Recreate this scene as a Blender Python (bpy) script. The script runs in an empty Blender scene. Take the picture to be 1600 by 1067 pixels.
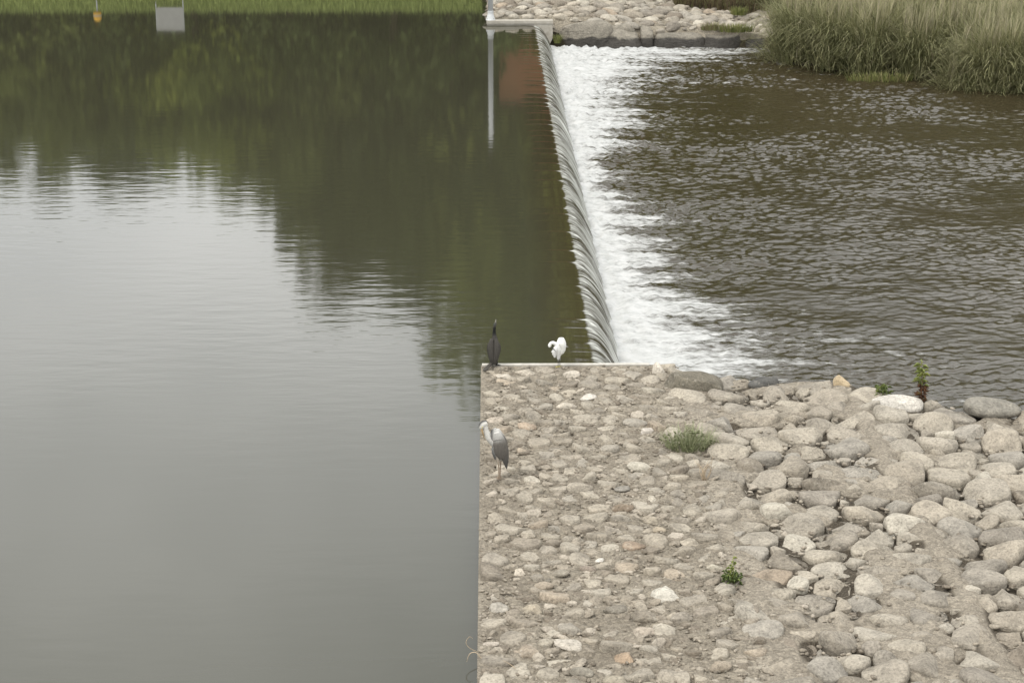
import bpy, bmesh, math, random
import numpy as np
from mathutils import Vector, Matrix

random.seed(7)
RNG = np.random.default_rng(11)
SC = bpy.context.scene
COL = SC.collection
R = math.radians

# ------------------------------------------------------------------ camera
cam_d = bpy.data.cameras.new('camera')
cam = bpy.data.objects.new('camera', cam_d)
COL.objects.link(cam)
cam.location = (0, 0, 11.0)
cam.rotation_euler = (R(90 - 16.87), 0, R(-0.676))
cam_d.sensor_width = 36.0
cam_d.lens = 67.5
cam_d.clip_start = 0.5
cam_d.clip_end = 2000
SC.camera = cam

# ------------------------------------------------------------------ sky, sun, exposure
SUN_EL, SUN_AZ = 56, 235          # degrees; azimuth clockwise from +Y
W = bpy.data.worlds.new('World')
SC.world = W
W.use_nodes = True
wn, wl = W.node_tree.nodes, W.node_tree.links
wn.clear()
w_out = wn.new('ShaderNodeOutputWorld')
w_bg = wn.new('ShaderNodeBackground')
w_bg.inputs['Strength'].default_value = 0.1
w_sky = wn.new('ShaderNodeTexSky')
w_sky.sky_type = 'NISHITA'
w_sky.sun_disc = False
w_sky.sun_elevation = R(SUN_EL)
w_sky.sun_rotation = R(SUN_AZ)
w_tc = wn.new('ShaderNodeTexCoord')
w_map = wn.new('ShaderNodeMapping')
w_map.inputs['Scale'].default_value = (1.6, 1.6, 3.2)
w_noise = wn.new('ShaderNodeTexNoise')
w_noise.inputs['Scale'].default_value = 1.9
w_noise.inputs['Detail'].default_value = 5
w_noise.inputs['Roughness'].default_value = 0.5
w_ramp = wn.new('ShaderNodeValToRGB')
w_ramp.color_ramp.elements[0].position = 0.3
w_ramp.color_ramp.elements[0].color = (10.4, 10.7, 10.9, 1)
w_ramp.color_ramp.elements[1].position = 0.72
w_ramp.color_ramp.elements[1].color = (19.4, 19.3, 18.9, 1)
w_mix = wn.new('ShaderNodeMix')
w_mix.data_type = 'RGBA'
w_mix.inputs[0].default_value = 0.93
wl.new(w_tc.outputs['Generated'], w_map.inputs['Vector'])
wl.new(w_map.outputs[0], w_noise.inputs['Vector'])
wl.new(w_noise.outputs[0], w_ramp.inputs[0])
wl.new(w_sky.outputs[0], w_mix.inputs[6])
wl.new(w_ramp.outputs[0], w_mix.inputs[7])
wl.new(w_mix.outputs[2], w_bg.inputs[0])
wl.new(w_bg.outputs[0], w_out.inputs[0])

sun_d = bpy.data.lights.new('sun', 'SUN')
sun_d.energy = 1.4
sun_d.angle = R(16)
sun_d.color = (1.0, 0.95, 0.87)
sun = bpy.data.objects.new('sun', sun_d)
COL.objects.link(sun)
sun.rotation_euler = (R(90 - SUN_EL), 0, R(180 - SUN_AZ))
sun.location = (-20, -20, 60)

vs = SC.view_settings
vs.view_transform = 'Standard'
vs.look = 'None'
vs.exposure = 0.5
vs.gamma = 1.0
vs.use_curve_mapping = False

# ------------------------------------------------------------------ helpers
PITCH, FPX, CX, CY, VPX = R(16.87), 3000.0, 800.0, 533.5, 763.0
def at(px, py, z=0.0):
    """pixel of the 1600x1067 photograph -> world point at height z"""
    dep = PITCH + math.atan((py - CY) / FPX)
    Y = (11.0 - z) / math.tan(dep)
    s = (py + 376.5) * math.cos(PITCH) / (11.0 - z)
    return Vector(((px - VPX) / s, Y, z))

def _h(ix, iy, seed):
    h = (ix.astype(np.int64) * 374761393 + iy.astype(np.int64) * 668265263 + seed * 974634777) & 0xffffffff
    h = ((h ^ (h >> 13)) * 1274126177) & 0xffffffff
    return ((h ^ (h >> 16)) & 0xffff) / 65536.0
def pn(x, y, seed=0):
    x, y = np.broadcast_arrays(np.asarray(x, float), np.asarray(y, float))
    x0, y0 = np.floor(x), np.floor(y)
    fx, fy = x - x0, y - y0
    u, v = fx * fx * fx * (fx * (fx * 6 - 15) + 10), fy * fy * fy * (fy * (fy * 6 - 15) + 10)
    def g(dx, dy):
        a = _h(x0 + dx, y0 + dy, seed) * 2 * np.pi
        return np.cos(a) * (fx - dx) + np.sin(a) * (fy - dy)
    a = g(0, 0) * (1 - u) + g(1, 0) * u
    b = g(0, 1) * (1 - u) + g(1, 1) * u
    return (a * (1 - v) + b * v) * 1.5
def fbm(x, y, seed=0, octv=4, gain=0.5):
    t, a = 0, 1.0
    for i in range(octv):
        t = t + a * pn(x * 2 ** i + 17.3 * i, y * 2 ** i + 5.1 * i, seed + i)
        a *= gain
    return t
def sstep(a, b, x):
    t = np.clip((x - a) / (b - a), 0, 1)
    return t * t * (3 - 2 * t)

def tag(o, label=None, cat=None, group=None, kind=None):
    if label: o['label'] = label
    if cat: o['category'] = cat
    if group: o['group'] = group
    if kind: o['kind'] = kind
    return o
def link(name, me, mat=None, parent=None, smooth=True):
    o = bpy.data.objects.new(name, me)
    COL.objects.link(o)
    if mat is not None and not me.materials: me.materials.append(mat)
    if parent is not None: o.parent = parent
    if smooth and len(me.polygons): me.polygons.foreach_set('use_smooth', np.ones(len(me.polygons), bool))
    return o
def empty(name, loc=(0, 0, 0), rz=0):
    o = bpy.data.objects.new(name, None)
    COL.objects.link(o)
    o.location = loc
    o.rotation_euler.z = rz
    o.empty_display_size = 0.2
    return o
def mesh_np(name, V, F, attrs=None, cols=None):
    """F: int array (n,k), all faces of the same size"""
    V = np.asarray(V, np.float32); F = np.asarray(F, np.int32)
    me = bpy.data.meshes.new(name)
    me.vertices.add(len(V)); me.vertices.foreach_set('co', V.ravel())
    n, k = F.shape
    me.loops.add(n * k); me.loops.foreach_set('vertex_index', F.ravel())
    me.polygons.add(n); me.polygons.foreach_set('loop_start', np.arange(0, n * k, k, dtype=np.int32))
    me.update(calc_edges=True)
    for nm, a in (attrs or {}).items():
        at_ = me.attributes.new(nm, 'FLOAT', 'POINT')
        at_.data.foreach_set('value', np.asarray(a, np.float32).ravel())
    for nm, a in (cols or {}).items():
        at_ = me.attributes.new(nm, 'FLOAT_COLOR', 'POINT')
        c = np.ones((len(V), 4), np.float32); c[:, :3] = a
        at_.data.foreach_set('color', c.ravel())
    return me
def grid_faces(nx, ny):
    i = np.arange(nx - 1)[None, :] + nx * np.arange(ny - 1)[:, None]
    return np.stack([i, i + 1, i + 1 + nx, i + nx], -1).reshape(-1, 4)
class MB:
    def __init__(s): s.v, s.f, s.n, s.a = [], [], 0, []
    def add(s, V, F, a=None):
        V = np.asarray(V, float)
        s.v.append(V); s.f += [tuple(int(i) + s.n for i in f) for f in F]; s.n += len(V)
        s.a.append(np.full(len(V), 0.5 if a is None else a) if np.isscalar(a) or a is None else np.asarray(a, float))
        return s
    def box(s, x0, x1, y0, y1, z0, z1, a=None):
        V = [(x, y, z) for z in (z0, z1) for y in (y0, y1) for x in (x0, x1)]
        return s.add(V, [(0, 2, 3, 1), (4, 5, 7, 6), (0, 1, 5, 4), (2, 6, 7, 3), (0, 4, 6, 2), (1, 3, 7, 5)], a)
    def tube(s, pts, rad, seg=8, a=None):
        V, F = tube(pts, rad, seg)
        return s.add(V, F, a)
    def mesh(s, name):
        me = bpy.data.meshes.new(name)
        V = np.concatenate(s.v)
        me.from_pydata(V.tolist(), [], s.f)
        at_ = me.attributes.new('tint', 'FLOAT', 'POINT')
        at_.data.foreach_set('value', np.concatenate(s.a).astype(np.float32))
        me.update()
        return me
def tube(pts, rad, seg=8, side=None, cap=True):
    """rad: list of r or (r_side, r_other); returns verts, faces"""
    P = np.array(pts, float); n = len(P)
    T = np.gradient(P, axis=0); T /= np.linalg.norm(T, axis=1)[:, None] + 1e-9
    sd = np.array(side if side is not None else ((0, 1, 0) if abs(T[:, 1]).mean() < 0.8 else (1, 0, 0)), float)
    V = []
    for i in range(n):
        u = sd - sd.dot(T[i]) * T[i]; u /= np.linalg.norm(u) + 1e-9
        v = np.cross(T[i], u)
        r = rad[i]; ru, rv = (r if isinstance(r, (tuple, list)) else (r, r))
        for k in range(seg):
            a = 2 * np.pi * k / seg
            V.append(P[i] + u * ru * np.cos(a) + v * rv * np.sin(a))
    F = []
    for i in range(n - 1):
        for k in range(seg):
            k2 = (k + 1) % seg
            F.append((i * seg + k, i * seg + k2, (i + 1) * seg + k2, (i + 1) * seg + k))
    if cap:
        F.append(tuple(range(seg - 1, -1, -1))); F.append(tuple((n - 1) * seg + k for k in range(seg)))
    return np.array(V), F
def catmull(pts, rad, per=5):
    P = np.array(pts, float); Rd = np.array([r if isinstance(r, (tuple, list)) else (r, r) for r in rad], float)
    A = np.hstack([P, Rd]); A = np.vstack([2 * A[0] - A[1], A, 2 * A[-1] - A[-2]])
    out = []
    for i in range(1, len(A) - 2):
        for k in range(per):
            t = k / per
            a, b, c, d = A[i - 1], A[i], A[i + 1], A[i + 2]
            out.append(0.5 * (2 * b + (c - a) * t + (2 * a - 5 * b + 4 * c - d) * t * t + (-a + 3 * b - 3 * c + d) * t ** 3))
    out.append(A[-2]); out = np.array(out)
    return out[:, :3], [(max(r[0], .002), max(r[1], .002)) for r in out[:, 3:]]

# ------------------------------------------------------------------ materials
def newmat(name):
    m = bpy.data.materials.new(name); m.use_nodes = True
    nt = m.node_tree; nt.nodes.clear()
    return m, nt
def N(nt, typ, **kw):
    n = nt.nodes.new(typ)
    for k, v in kw.items():
        if k in n.inputs.keys(): n.inputs[k].default_value = v
        else: setattr(n, k, v)
    return n
def ramp(nt, src, stops):
    r = N(nt, 'ShaderNodeValToRGB'); e = r.color_ramp.elements
    while len(e) < len(stops): e.new(0.5)
    for i, (p, c) in enumerate(stops):
        e[i].position = p
        e[i].color = (c, c, c, 1) if not isinstance(c, (tuple, list)) else (*c, 1)
    nt.links.new(src, r.inputs[0])
    return r.outputs[0]
def noise(nt, vec, scale, detail=4, rough=0.55, out=0):
    n = N(nt, 'ShaderNodeTexNoise'); n.inputs['Scale'].default_value = scale
    n.inputs['Detail'].default_value = detail; n.inputs['Roughness'].default_value = rough
    nt.links.new(vec, n.inputs['Vector'])
    return n.outputs[out]
def mapping(nt, vec, scale=(1, 1, 1), rot=(0, 0, 0), loc=(0, 0, 0)):
    m = N(nt, 'ShaderNodeMapping'); m.inputs['Scale'].default_value = scale
    m.inputs['Rotation'].default_value = rot; m.inputs['Location'].default_value = loc
    nt.links.new(vec, m.inputs['Vector'])
    return m.outputs[0]
def mixc(nt, fac, a, b, blend='MIX'):
    m = N(nt, 'ShaderNodeMix'); m.data_type = 'RGBA'; m.blend_type = blend
    for inp, v in ((m.inputs[0], fac), (m.inputs[6], a), (m.inputs[7], b)):
        if hasattr(v, 'is_linked'): nt.links.new(v, inp)
        elif isinstance(v, (tuple, list)): inp.default_value = (*v, 1)
        else: inp.default_value = v
    return m.outputs[2]
def math_(nt, op, a, b=0.0, clamp=False):
    m = N(nt, 'ShaderNodeMath'); m.operation = op; m.use_clamp = clamp
    for inp, v in ((m.inputs[0], a), (m.inputs[1], b)):
        if hasattr(v, 'is_linked'): nt.links.new(v, inp)
        else: inp.default_value = v
    return m.outputs[0]
def bump(nt, h, dist, strength=1.0, normal=None):
    b = N(nt, 'ShaderNodeBump'); b.inputs['Distance'].default_value = dist
    if hasattr(strength, 'is_linked'): nt.links.new(strength, b.inputs['Strength'])
    else: b.inputs['Strength'].default_value = strength
    nt.links.new(h, b.inputs['Height'])
    if normal is not None: nt.links.new(normal, b.inputs['Normal'])
    return b.outputs[0]
def surf(nt, color, rough=0.8, normal=None, ior=1.45, spec=0.5):
    p = N(nt, 'ShaderNodeBsdfPrincipled')
    for nm, v in (('Base Color', color), ('Roughness', rough)):
        if hasattr(v, 'is_linked'): nt.links.new(v, p.inputs[nm])
        elif isinstance(v, (tuple, list)): p.inputs[nm].default_value = (*v, 1)
        else: p.inputs[nm].default_value = v
    p.inputs['IOR'].default_value = ior
    p.inputs['Specular IOR Level'].default_value = spec
    if normal is not None: nt.links.new(normal, p.inputs['Normal'])
    return p.outputs[0]
def done(nt, sh):
    o = N(nt, 'ShaderNodeOutputMaterial'); nt.links.new(sh, o.inputs['Surface'])
def pos(nt): return N(nt, 'ShaderNodeNewGeometry').outputs['Position']
def attr(nt, name): return N(nt, 'ShaderNodeAttribute', attribute_name=name).outputs['Fac']

def mat_stone(name, island=False, speck=1.0, bmp=0.012, wet=False):
    m, nt = newmat(name); p = pos(nt)
    if island:
        g = N(nt, 'ShaderNodeNewGeometry')
        base = ramp(nt, g.outputs['Random Per Island'], [(0, (.15, .125, .095)), (.35, (.22, .19, .15)), (.7, (.27, .235, .185)), (1, (.34, .30, .245))])
    else:
        base = N(nt, 'ShaderNodeObjectInfo').outputs['Color']
    big = noise(nt, p, 3.5, 3, .6)
    c = mixc(nt, 1.0, base, ramp(nt, big, [(.25, .62), (.5, 1.0), (.78, 1.22)]), 'MULTIPLY')
    fine = noise(nt, p, 26, 6, .7)
    c = mixc(nt, 1.0, c, ramp(nt, fine, [(.3, .5), (.47, .95), (.7, 1.3)]), 'MULTIPLY')
    li = noise(nt, p, 9, 6, .72)
    c = mixc(nt, math_(nt, 'MULTIPLY', ramp(nt, li, [(.56, 0.), (.68, 1.)]), .45 * speck), c, (.40, .365, .30))
    dk = noise(nt, mapping(nt, p, (1, 1, 1), loc=(9, 3, 1)), 14, 5, .7)
    c = mixc(nt, math_(nt, 'MULTIPLY', ramp(nt, dk, [(.6, 0.), (.72, 1.)]), .5), c, (.075, .065, .052))
    rough = .85
    if wet:
        z = N(nt, 'ShaderNodeSeparateXYZ'); nt.links.new(p, z.inputs[0])
        edge = math_(nt, 'ADD', z.outputs['Z'], math_(nt, 'MULTIPLY', noise(nt, p, 1.6, 4), .5))
        dry = ramp(nt, math_(nt, 'ADD', edge, 1.05), [(.47, 0.), (.56, 1.)])
        c = mixc(nt, dry, mixc(nt, 1.0, c, (.22, .22, .23), 'MULTIPLY'), c)
        rough = math_(nt, 'ADD', math_(nt, 'MULTIPLY', dry, .4), .45)
    vo = N(nt, 'ShaderNodeTexVoronoi', feature='DISTANCE_TO_EDGE'); vo.inputs['Scale'].default_value = 3.1
    wv = N(nt, 'ShaderNodeVectorMath', operation='ADD'); nt.links.new(p, wv.inputs[0])
    sc = N(nt, 'ShaderNodeVectorMath', operation='SCALE'); sc.inputs['Scale'].default_value = .35
    nt.links.new(noise(nt, p, 4, 4, .6, out=1), sc.inputs[0]); nt.links.new(sc.outputs[0], wv.inputs[1]); nt.links.new(wv.outputs[0], vo.inputs['Vector'])
    crack = ramp(nt, vo.outputs['Distance'], [(.0, 0.), (.022, 1.)])
    c = mixc(nt, math_(nt, 'MULTIPLY', math_(nt, 'SUBTRACT', 1.0, crack), ramp(nt, noise(nt, p, 1.7, 2), [(.5, 0.), (.66, .5)])), c, (.07, .058, .043))
    h = math_(nt, 'ADD', math_(nt, 'MULTIPLY', fine, .6), math_(nt, 'MULTIPLY', noise(nt, p, 9, 5, .65), 1.5))
    h = math_(nt, 'ADD', h, math_(nt, 'MULTIPLY', crack, .12))
    h = math_(nt, 'ADD', h, math_(nt, 'MULTIPLY', noise(nt, mapping(nt, p, (1, 1.6, 2.6), (.3, .2, .5)), 4.5, 4, .6), 1.6))
    done(nt, surf(nt, c, rough, bump(nt, h, bmp * 2.2, .9), spec=.3))
    return m
M = {}
M['stone'] = mat_stone('stone_surface')
M['chip'] = mat_stone('small_stone_surface', island=True)
M['ledge'] = mat_stone('river_rock_surface', wet=True, bmp=.03)

def mat_mortar(name, c0, c1, soil=False):
    m, nt = newmat(name); p = pos(nt)
    a = noise(nt, p, 1.1, 5, .6)
    c = mixc(nt, ramp(nt, a, [(.3, 0.), (.7, 1.)]), c0, c1)
    g = noise(nt, p, 38, 5, .75)
    c = mixc(nt, 1.0, c, ramp(nt, g, [(.3, .55), (.5, .98), (.72, 1.35)]), 'MULTIPLY')
    v = N(nt, 'ShaderNodeTexVoronoi'); v.inputs['Scale'].default_value = 21; nt.links.new(p, v.inputs['Vector'])
    hs = N(nt, 'ShaderNodeSeparateColor'); nt.links.new(v.outputs['Color'], hs.inputs[0])
    c = mixc(nt, .55, c, mixc(nt, 1.0, c, ramp(nt, hs.outputs[0], [(0, .6), (.5, 1.), (1, 1.45)]), 'MULTIPLY'))
    if soil:
        s = attr(nt, 'soil')
        dirt = mixc(nt, ramp(nt, g, [(.4, 0.), (.65, 1.)]), (.035, .029, .021), (.12, .10, .075))
        c = mixc(nt, ramp(nt, math_(nt, 'ADD', s, math_(nt, 'MULTIPLY', math_(nt, 'SUBTRACT', g, .5), .5)), [(.4, 0.), (.6, 1.)]), c, dirt)
    h = math_(nt, 'ADD', math_(nt, 'MULTIPLY', g, .55), math_(nt, 'MULTIPLY', v.outputs['Distance'], -.7))
    h = math_(nt, 'ADD', h, math_(nt, 'MULTIPLY', noise(nt, p, 11, 4, .7), .9))
    done(nt, surf(nt, c, .92, bump(nt, h, .035, 1.0), spec=.2))
    return m
M['mortar'] = mat_mortar('rough_mortar', (.165, .142, .110), (.25, .220, .174))
M['mortar_cobble'] = mat_mortar('cobble_mortar', (.19, .165, .130), (.27, .238, .19), soil=True)
M['rubble_bed'] = mat_mortar('rubble_bed', (.19, .165, .125), (.27, .24, .19))

def mat_simple(name, c0, c1, scale=6, rough=.8, bmp=.01, spec=.3, streak=(1, 1, 1)):
    m, nt = newmat(name); p = mapping(nt, pos(nt), streak)
    n = noise(nt, p, scale, 5, .6)
    c = mixc(nt, ramp(nt, n, [(.3, 0.), (.7, 1.)]), c0, c1)
    done(nt, surf(nt, c, rough, bump(nt, n, bmp, .8), spec=spec))
    return m
M['concrete'] = mat_simple('weathered_concrete', (.27, .25, .21), (.38, .355, .31), 5, .85, .012)
M['concrete_pale'] = mat_simple('pale_concrete', (.33, .31, .27), (.47, .45, .405), 9, .8, .006)
M['wet_concrete'] = mat_simple('damp_concrete', (.13, .12, .10), (.22, .20, .17), 4, .6, .01)
M['galvanised'] = mat_simple('galvanised_steel', (.42, .43, .43), (.52, .53, .53), 20, .45, .001, .5)
M['sign_grey'] = mat_simple('sign_back_grey', (.33, .325, .31), (.38, .375, .36), 3, .5, .001)
M['yellow'] = mat_simple('yellow_plastic', (.62, .32, .02), (.75, .42, .03), 4, .5, .001)
M['brick'] = mat_simple('orange_brown_render', (.27, .125, .068), (.34, .155, .085), 2, .85, .01)
M['roof'] = mat_simple('dark_roof', (.06, .05, .045), (.10, .085, .075), 3, .8, .01)
M['bark'] = mat_simple('bark', (.05, .038, .026), (.11, .085, .06), 8, .9, .02, .1, (1, 1, .3))
M['earth'] = mat_simple('bank_earth', (.022, .019, .012), (.05, .042, .027), .8, .95, .05, .1)
M['hill'] = mat_simple('wooded_hill', (.05, .066, .028), (.10, .12, .05), .12, .95, .5, .05)
M['bed'] = mat_simple('river_bed', (.03, .028, .02), (.05, .045, .03), 1, .9, .02, .1)

def mat_tint(name, stops, rough=.6, spec=.25, vary=False):
    m, nt = newmat(name)
    c = ramp(nt, attr(nt, 'tint'), stops)
    c = mixc(nt, 1.0, c, ramp(nt, noise(nt, pos(nt), 2.2, 3), [(.3, .75), (.7, 1.2)]), 'MULTIPLY')
    if vary: c = mixc(nt, 1.0, c, ramp(nt, N(nt, 'ShaderNodeObjectInfo').outputs['Random'], [(0, (.55, .6, .55)), (.5, (1., 1., 1.)), (1, (1.75, 1.7, 1.3))]), 'MULTIPLY')
    sh = surf(nt, c, rough, spec=spec)
    tr = N(nt, 'ShaderNodeBsdfTranslucent'); nt.links.new(c, tr.inputs[0])
    mx = N(nt, 'ShaderNodeMixShader'); mx.inputs[0].default_value = .22
    nt.links.new(sh, mx.inputs[1]); nt.links.new(tr.outputs[0], mx.inputs[2])
    done(nt, mx.outputs[0])
    return m
M['leaf'] = mat_tint('tree_leaves', [(0, (.05, .066, .018)), (.5, (.105, .13, .032)), (1, (.18, .205, .05))], vary=True)
M['shrub'] = mat_tint('undergrowth_leaves', [(0, (.045, .065, .018)), (1, (.15, .19, .055))])
M['lawn'] = mat_tint('bank_grass', [(0, (.16, .21, .055)), (1, (.36, .42, .13))])
M['reed'] = mat_tint('reed_blades', [(0, (.10, .11, .05)), (.35, (.22, .218, .105)), (.62, (.33, .315, .175)), (.8, (.28, .25, .165)), (1, (.35, .305, .22))])
M['sedge'] = mat_tint('sedge_blades', [(0, (.07, .09, .028)), (.6, (.19, .205, .065)), (1, (.30, .25, .14))])
M['weed'] = mat_tint('weed_leaves', [(0, (.035, .055, .02)), (.45, (.17, .215, .075)), (.7, (.31, .34, .10)), (.85, (.17, .09, .05)), (1, (.10, .055, .035))])
M['tuft'] = mat_tint('tuft_leaves', [(0, (.15, .175, .085)), (.5, (.25, .275, .15)), (1, (.36, .345, .23))])
M['dry'] = mat_tint('dry_stalk', [(0, (.26, .20, .13)), (1, (.52, .42, .30))])
M['brush'] = mat_tint('brown_brush', [(0, (.07, .05, .035)), (.5, (.16, .12, .075)), (1, (.20, .21, .09))])

def mat_plumage(name):
    m, nt = newmat(name)
    c = N(nt, 'ShaderNodeAttribute', attribute_name='Col').outputs['Color']
    p = mapping(nt, pos(nt), (60, 60, 22))
    n = noise(nt, p, 1.0, 4, .6)
    c = mixc(nt, 1.0, c, ramp(nt, n, [(.3, .8), (.7, 1.15)]), 'MULTIPLY')
    done(nt, surf(nt, c, .75, bump(nt, n, .006, .7), spec=.2))
    return m
M['plumage'] = mat_plumage('plumage')

# water ------------------------------------------------------------
def mat_pool():
    m, nt = newmat('still_pool_water'); p = pos(nt)
    s = N(nt, 'ShaderNodeSeparateXYZ'); nt.links.new(p, s.inputs[0])
    near = ramp(nt, math_(nt, 'MULTIPLY', s.outputs['Y'], .01), [(.0, .25), (.33, .45), (.38, 1.), (.50, 1.), (.66, .2), (1., .08)])
    patch = ramp(nt, noise(nt, mapping(nt, p, (.10, .05, 1)), 1.0, 3), [(.32, .45), (.6, 1.)])
    amp = math_(nt, 'MULTIPLY', near, patch)
    r1 = noise(nt, mapping(nt, p, (.75, 2.2, 1), (0, 0, R(9))), 1.25, 2, .45)
    r2 = noise(nt, mapping(nt, p, (.9, 2.8, 1), (0, 0, R(-7)), (3, 8, 0)), 2.3, 2, .5)
    h = math_(nt, 'ADD', r1, math_(nt, 'MULTIPLY', r2, .35))
    nrm = bump(nt, h, .0062, amp)
    c = mixc(nt, noise(nt, mapping(nt, p, (.06, .03, 1)), 1.0, 3), (.033, .033, .020), (.041, .039, .026))
    done(nt, surf(nt, c, .055, nrm, ior=1.36))
    return m
M['pool'] = mat_pool()

def mat_river():
    m, nt = newmat('churned_river_water'); p = pos(nt)
    f = attr(nt, 'foam')
    fl = noise(nt, mapping(nt, p, (.62, 1.7, 1), (0, 0, R(6))), 3.4, 8, .72)
    f2 = noise(nt, mapping(nt, p, (.35, 1.8, 1), loc=(4, 2, 0)), .8, 5, .65)
    k = math_(nt, 'ADD', f, math_(nt, 'ADD', math_(nt, 'MULTIPLY', math_(nt, 'SUBTRACT', fl, .5), 1.7), math_(nt, 'MULTIPLY', math_(nt, 'SUBTRACT', f2, .5), 1.4)))
    fac = ramp(nt, k, [(.36, 0.), (.55, .42), (.75, .86), (1., 1.)])
    r1 = noise(nt, mapping(nt, p, (1.0, 1.2, 1)), 9, 4, .6)
    nb = bump(nt, r1, .011, .9)
    wc = mixc(nt, noise(nt, mapping(nt, p, (.10, .06, 1)), 1.0, 3), (.028, .023, .012), (.040, .031, .017))
    water = surf(nt, wc, .035, nb, ior=1.36)
    fb = bump(nt, noise(nt, mapping(nt, p, (1, 1.2, 1)), 7, 6, .7), .05, .7)
    fc = mixc(nt, ramp(nt, fl, [(.3, 0.), (.65, 1.)]), (.36, .37, .36), (.47, .47, .46))
    foam = surf(nt, fc, .75, fb, spec=.2)
    mx = N(nt, 'ShaderNodeMixShader')
    nt.links.new(fac, mx.inputs[0]); nt.links.new(water, mx.inputs[1]); nt.links.new(foam, mx.inputs[2])
    done(nt, mx.outputs[0])
    return m
M['river'] = mat_river()

def mat_fall():
    m, nt = newmat('falling_water'); p = pos(nt)
    f = attr(nt, 'foam')
    ln = noise(nt, mapping(nt, p, (.5, 14, .5)), 1.6, 4, .65)
    k = math_(nt, 'ADD', f, math_(nt, 'MULTIPLY', math_(nt, 'SUBTRACT', ln, .5), math_(nt, 'MULTIPLY', ramp(nt, f, [(.02, 0.), (.15, 1.)]), .9)))
    fac = ramp(nt, k, [(.12, 0.), (.9, 1.)])
    sx_ = N(nt, 'ShaderNodeSeparateXYZ'); nt.links.new(p, sx_.inputs[0])
    wc = mixc(nt, ramp(nt, math_(nt, 'MULTIPLY', sx_.outputs['X'], .5), [(.44, 0.), (.95, 1.)]), (.037, .036, .023), (.033, .027, .015))
    water = surf(nt, wc, .06, bump(nt, ln, .012, ramp(nt, f, [(.02, 0.), (.2, .8)])), ior=1.36)
    foam = surf(nt, (.52, .53, .49), .5, spec=.4)  # pale colour of aerated water, with the sheet's sky highlights painted into it
    mx = N(nt, 'ShaderNodeMixShader')
    nt.links.new(fac, mx.inputs[0]); nt.links.new(water, mx.inputs[1]); nt.links.new(foam, mx.inputs[2])
    done(nt, mx.outputs[0])
    return m
M['fall'] = mat_fall()

# ------------------------------------------------------------------ water bodies
ZP, ZR = -0.17, -1.2              # pool and river levels
Y0, Y1 = 34.72, 84.5              # near and far ends of the weir
XC = 2.03                         # crest line
rects = [(-160, -.12, -30, 34.66), (-160, .87, 34.66, 84.56), (-160, -.06, 84.56, 99)]
mb = MB()
for (x0, x1, y0, y1) in rects:
    mb.add([(x0, y0, ZP), (x1, y0, ZP), (x1, y1, ZP), (x0, y1, ZP)], [(0, 1, 2, 3)])
tag(link('pool_water', mb.mesh('pool_water'), M['pool'], smooth=False), kind='structure')

# overflow sheet: grid over (profile, Y)
ny, ns = 2100, 56
ys = np.linspace(Y0 - .05, Y1 + .06, ny)
teeth, yy = [], Y0 + .35
while yy < Y1:
    teeth.append(yy); yy += RNG.uniform(.55, 1.45)
teeth = np.array(teeth)
tw = RNG.uniform(.04, .11, len(teeth)); ta = RNG.uniform(.25, 1., len(teeth))
xe = XC - .03 * pn(ys * 1.3, 0, 5) - .02 * pn(ys * 5, 0, 6)
ridge = np.zeros(ny); blob = np.zeros(ny)
for t_, w_, a_ in zip(teeth, tw, ta):
    d = ys - t_
    xe -= .13 * a_ * np.exp(-np.abs(d) / w_)
    ridge += a_ * np.exp(-(d / (w_ * .9)) ** 2)
    blob += a_ * np.exp(-((d + .16) / .11) ** 2)
sp = np.concatenate([np.linspace(-1.10, -.06, 20), np.linspace(0, 1.12, ns - 20)])   # distance past the crest line
S, YY = np.meshgrid(sp, ys)
XE = np.repeat(xe[:, None], ns, 1)
up = S < 0
XX = np.where(up, .87 + (XE - .87) * (S + 1.10) / 1.10, XE + S * .70)
q = np.where(up, 0, S * .70)
ZZ = ZP - np.where(up, .02 * np.clip((S + .6) / .6, 0, 1) ** 2, .02 + .12 * q + 1.85 * q * q)
stre = fbm(YY * 2.6 + .15 * S, S * .5, 21, 4, .6)
amp = np.where(up, 0, .022 * sstep(0, .5, S))
ZZ += amp * stre
XX += amp * .7 * stre
# low standing ripples that reach upstream from each tooth
for t_, w_, a_ in zip(teeth, tw, ta):
    i0, i1 = np.searchsorted(ys, [t_ - .6, t_ + .6])
    s_ = S[i0:i1]
    bend = .10 * (s_ + .1) ** 2
    d = YY[i0:i1] - t_ + bend
    ZZ[i0:i1] += .012 * a_ * np.where(d < 0, np.exp(d / .30), np.exp(-(d / .06) ** 2)) * sstep(-1.0, -.25, s_) * (1 - sstep(-.05, .12, s_))
# aerated water, plus silvery sky reflections painted in as pale streaks
sk = YY + .10 * S
fo = np.where(up, 0, .29 + .26 * fbm(sk * 7.0, S * .45, 31, 4, .7) + .20 * pn(sk * 2.3, S * .5, 33) + .16 * pn(sk * .8, S * .3, 34) + .12 * sstep(.1, .9, S))
fo -= np.where(up, 0, .22 * np.repeat(ridge[:, None], ns, 1) * np.exp(-((S - .45) / .30) ** 2))
fo += np.where(up, 0, .85 * np.repeat(blob[:, None], ns, 1) * np.exp(-((S - .17) / .10) ** 2))
fo += np.where(up, 0, .5 * np.repeat(ridge[:, None], ns, 1) * np.exp(-((S - .04) / .10) ** 2))
fo += np.where(up & (S > -.2), .35 * np.repeat(ridge[:, None], ns, 1) * sstep(-.2, 0, S), 0)
fo += .7 * sstep(.92, 1.12, S)
fo = np.clip(fo, 0, 1)
me = mesh_np('weir_overflow', np.stack([XX, YY, ZZ], -1).reshape(-1, 3), grid_faces(ns, ny), {'foam': fo})
tag(link('weir_overflow', me, M['fall']), kind='structure')

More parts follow.
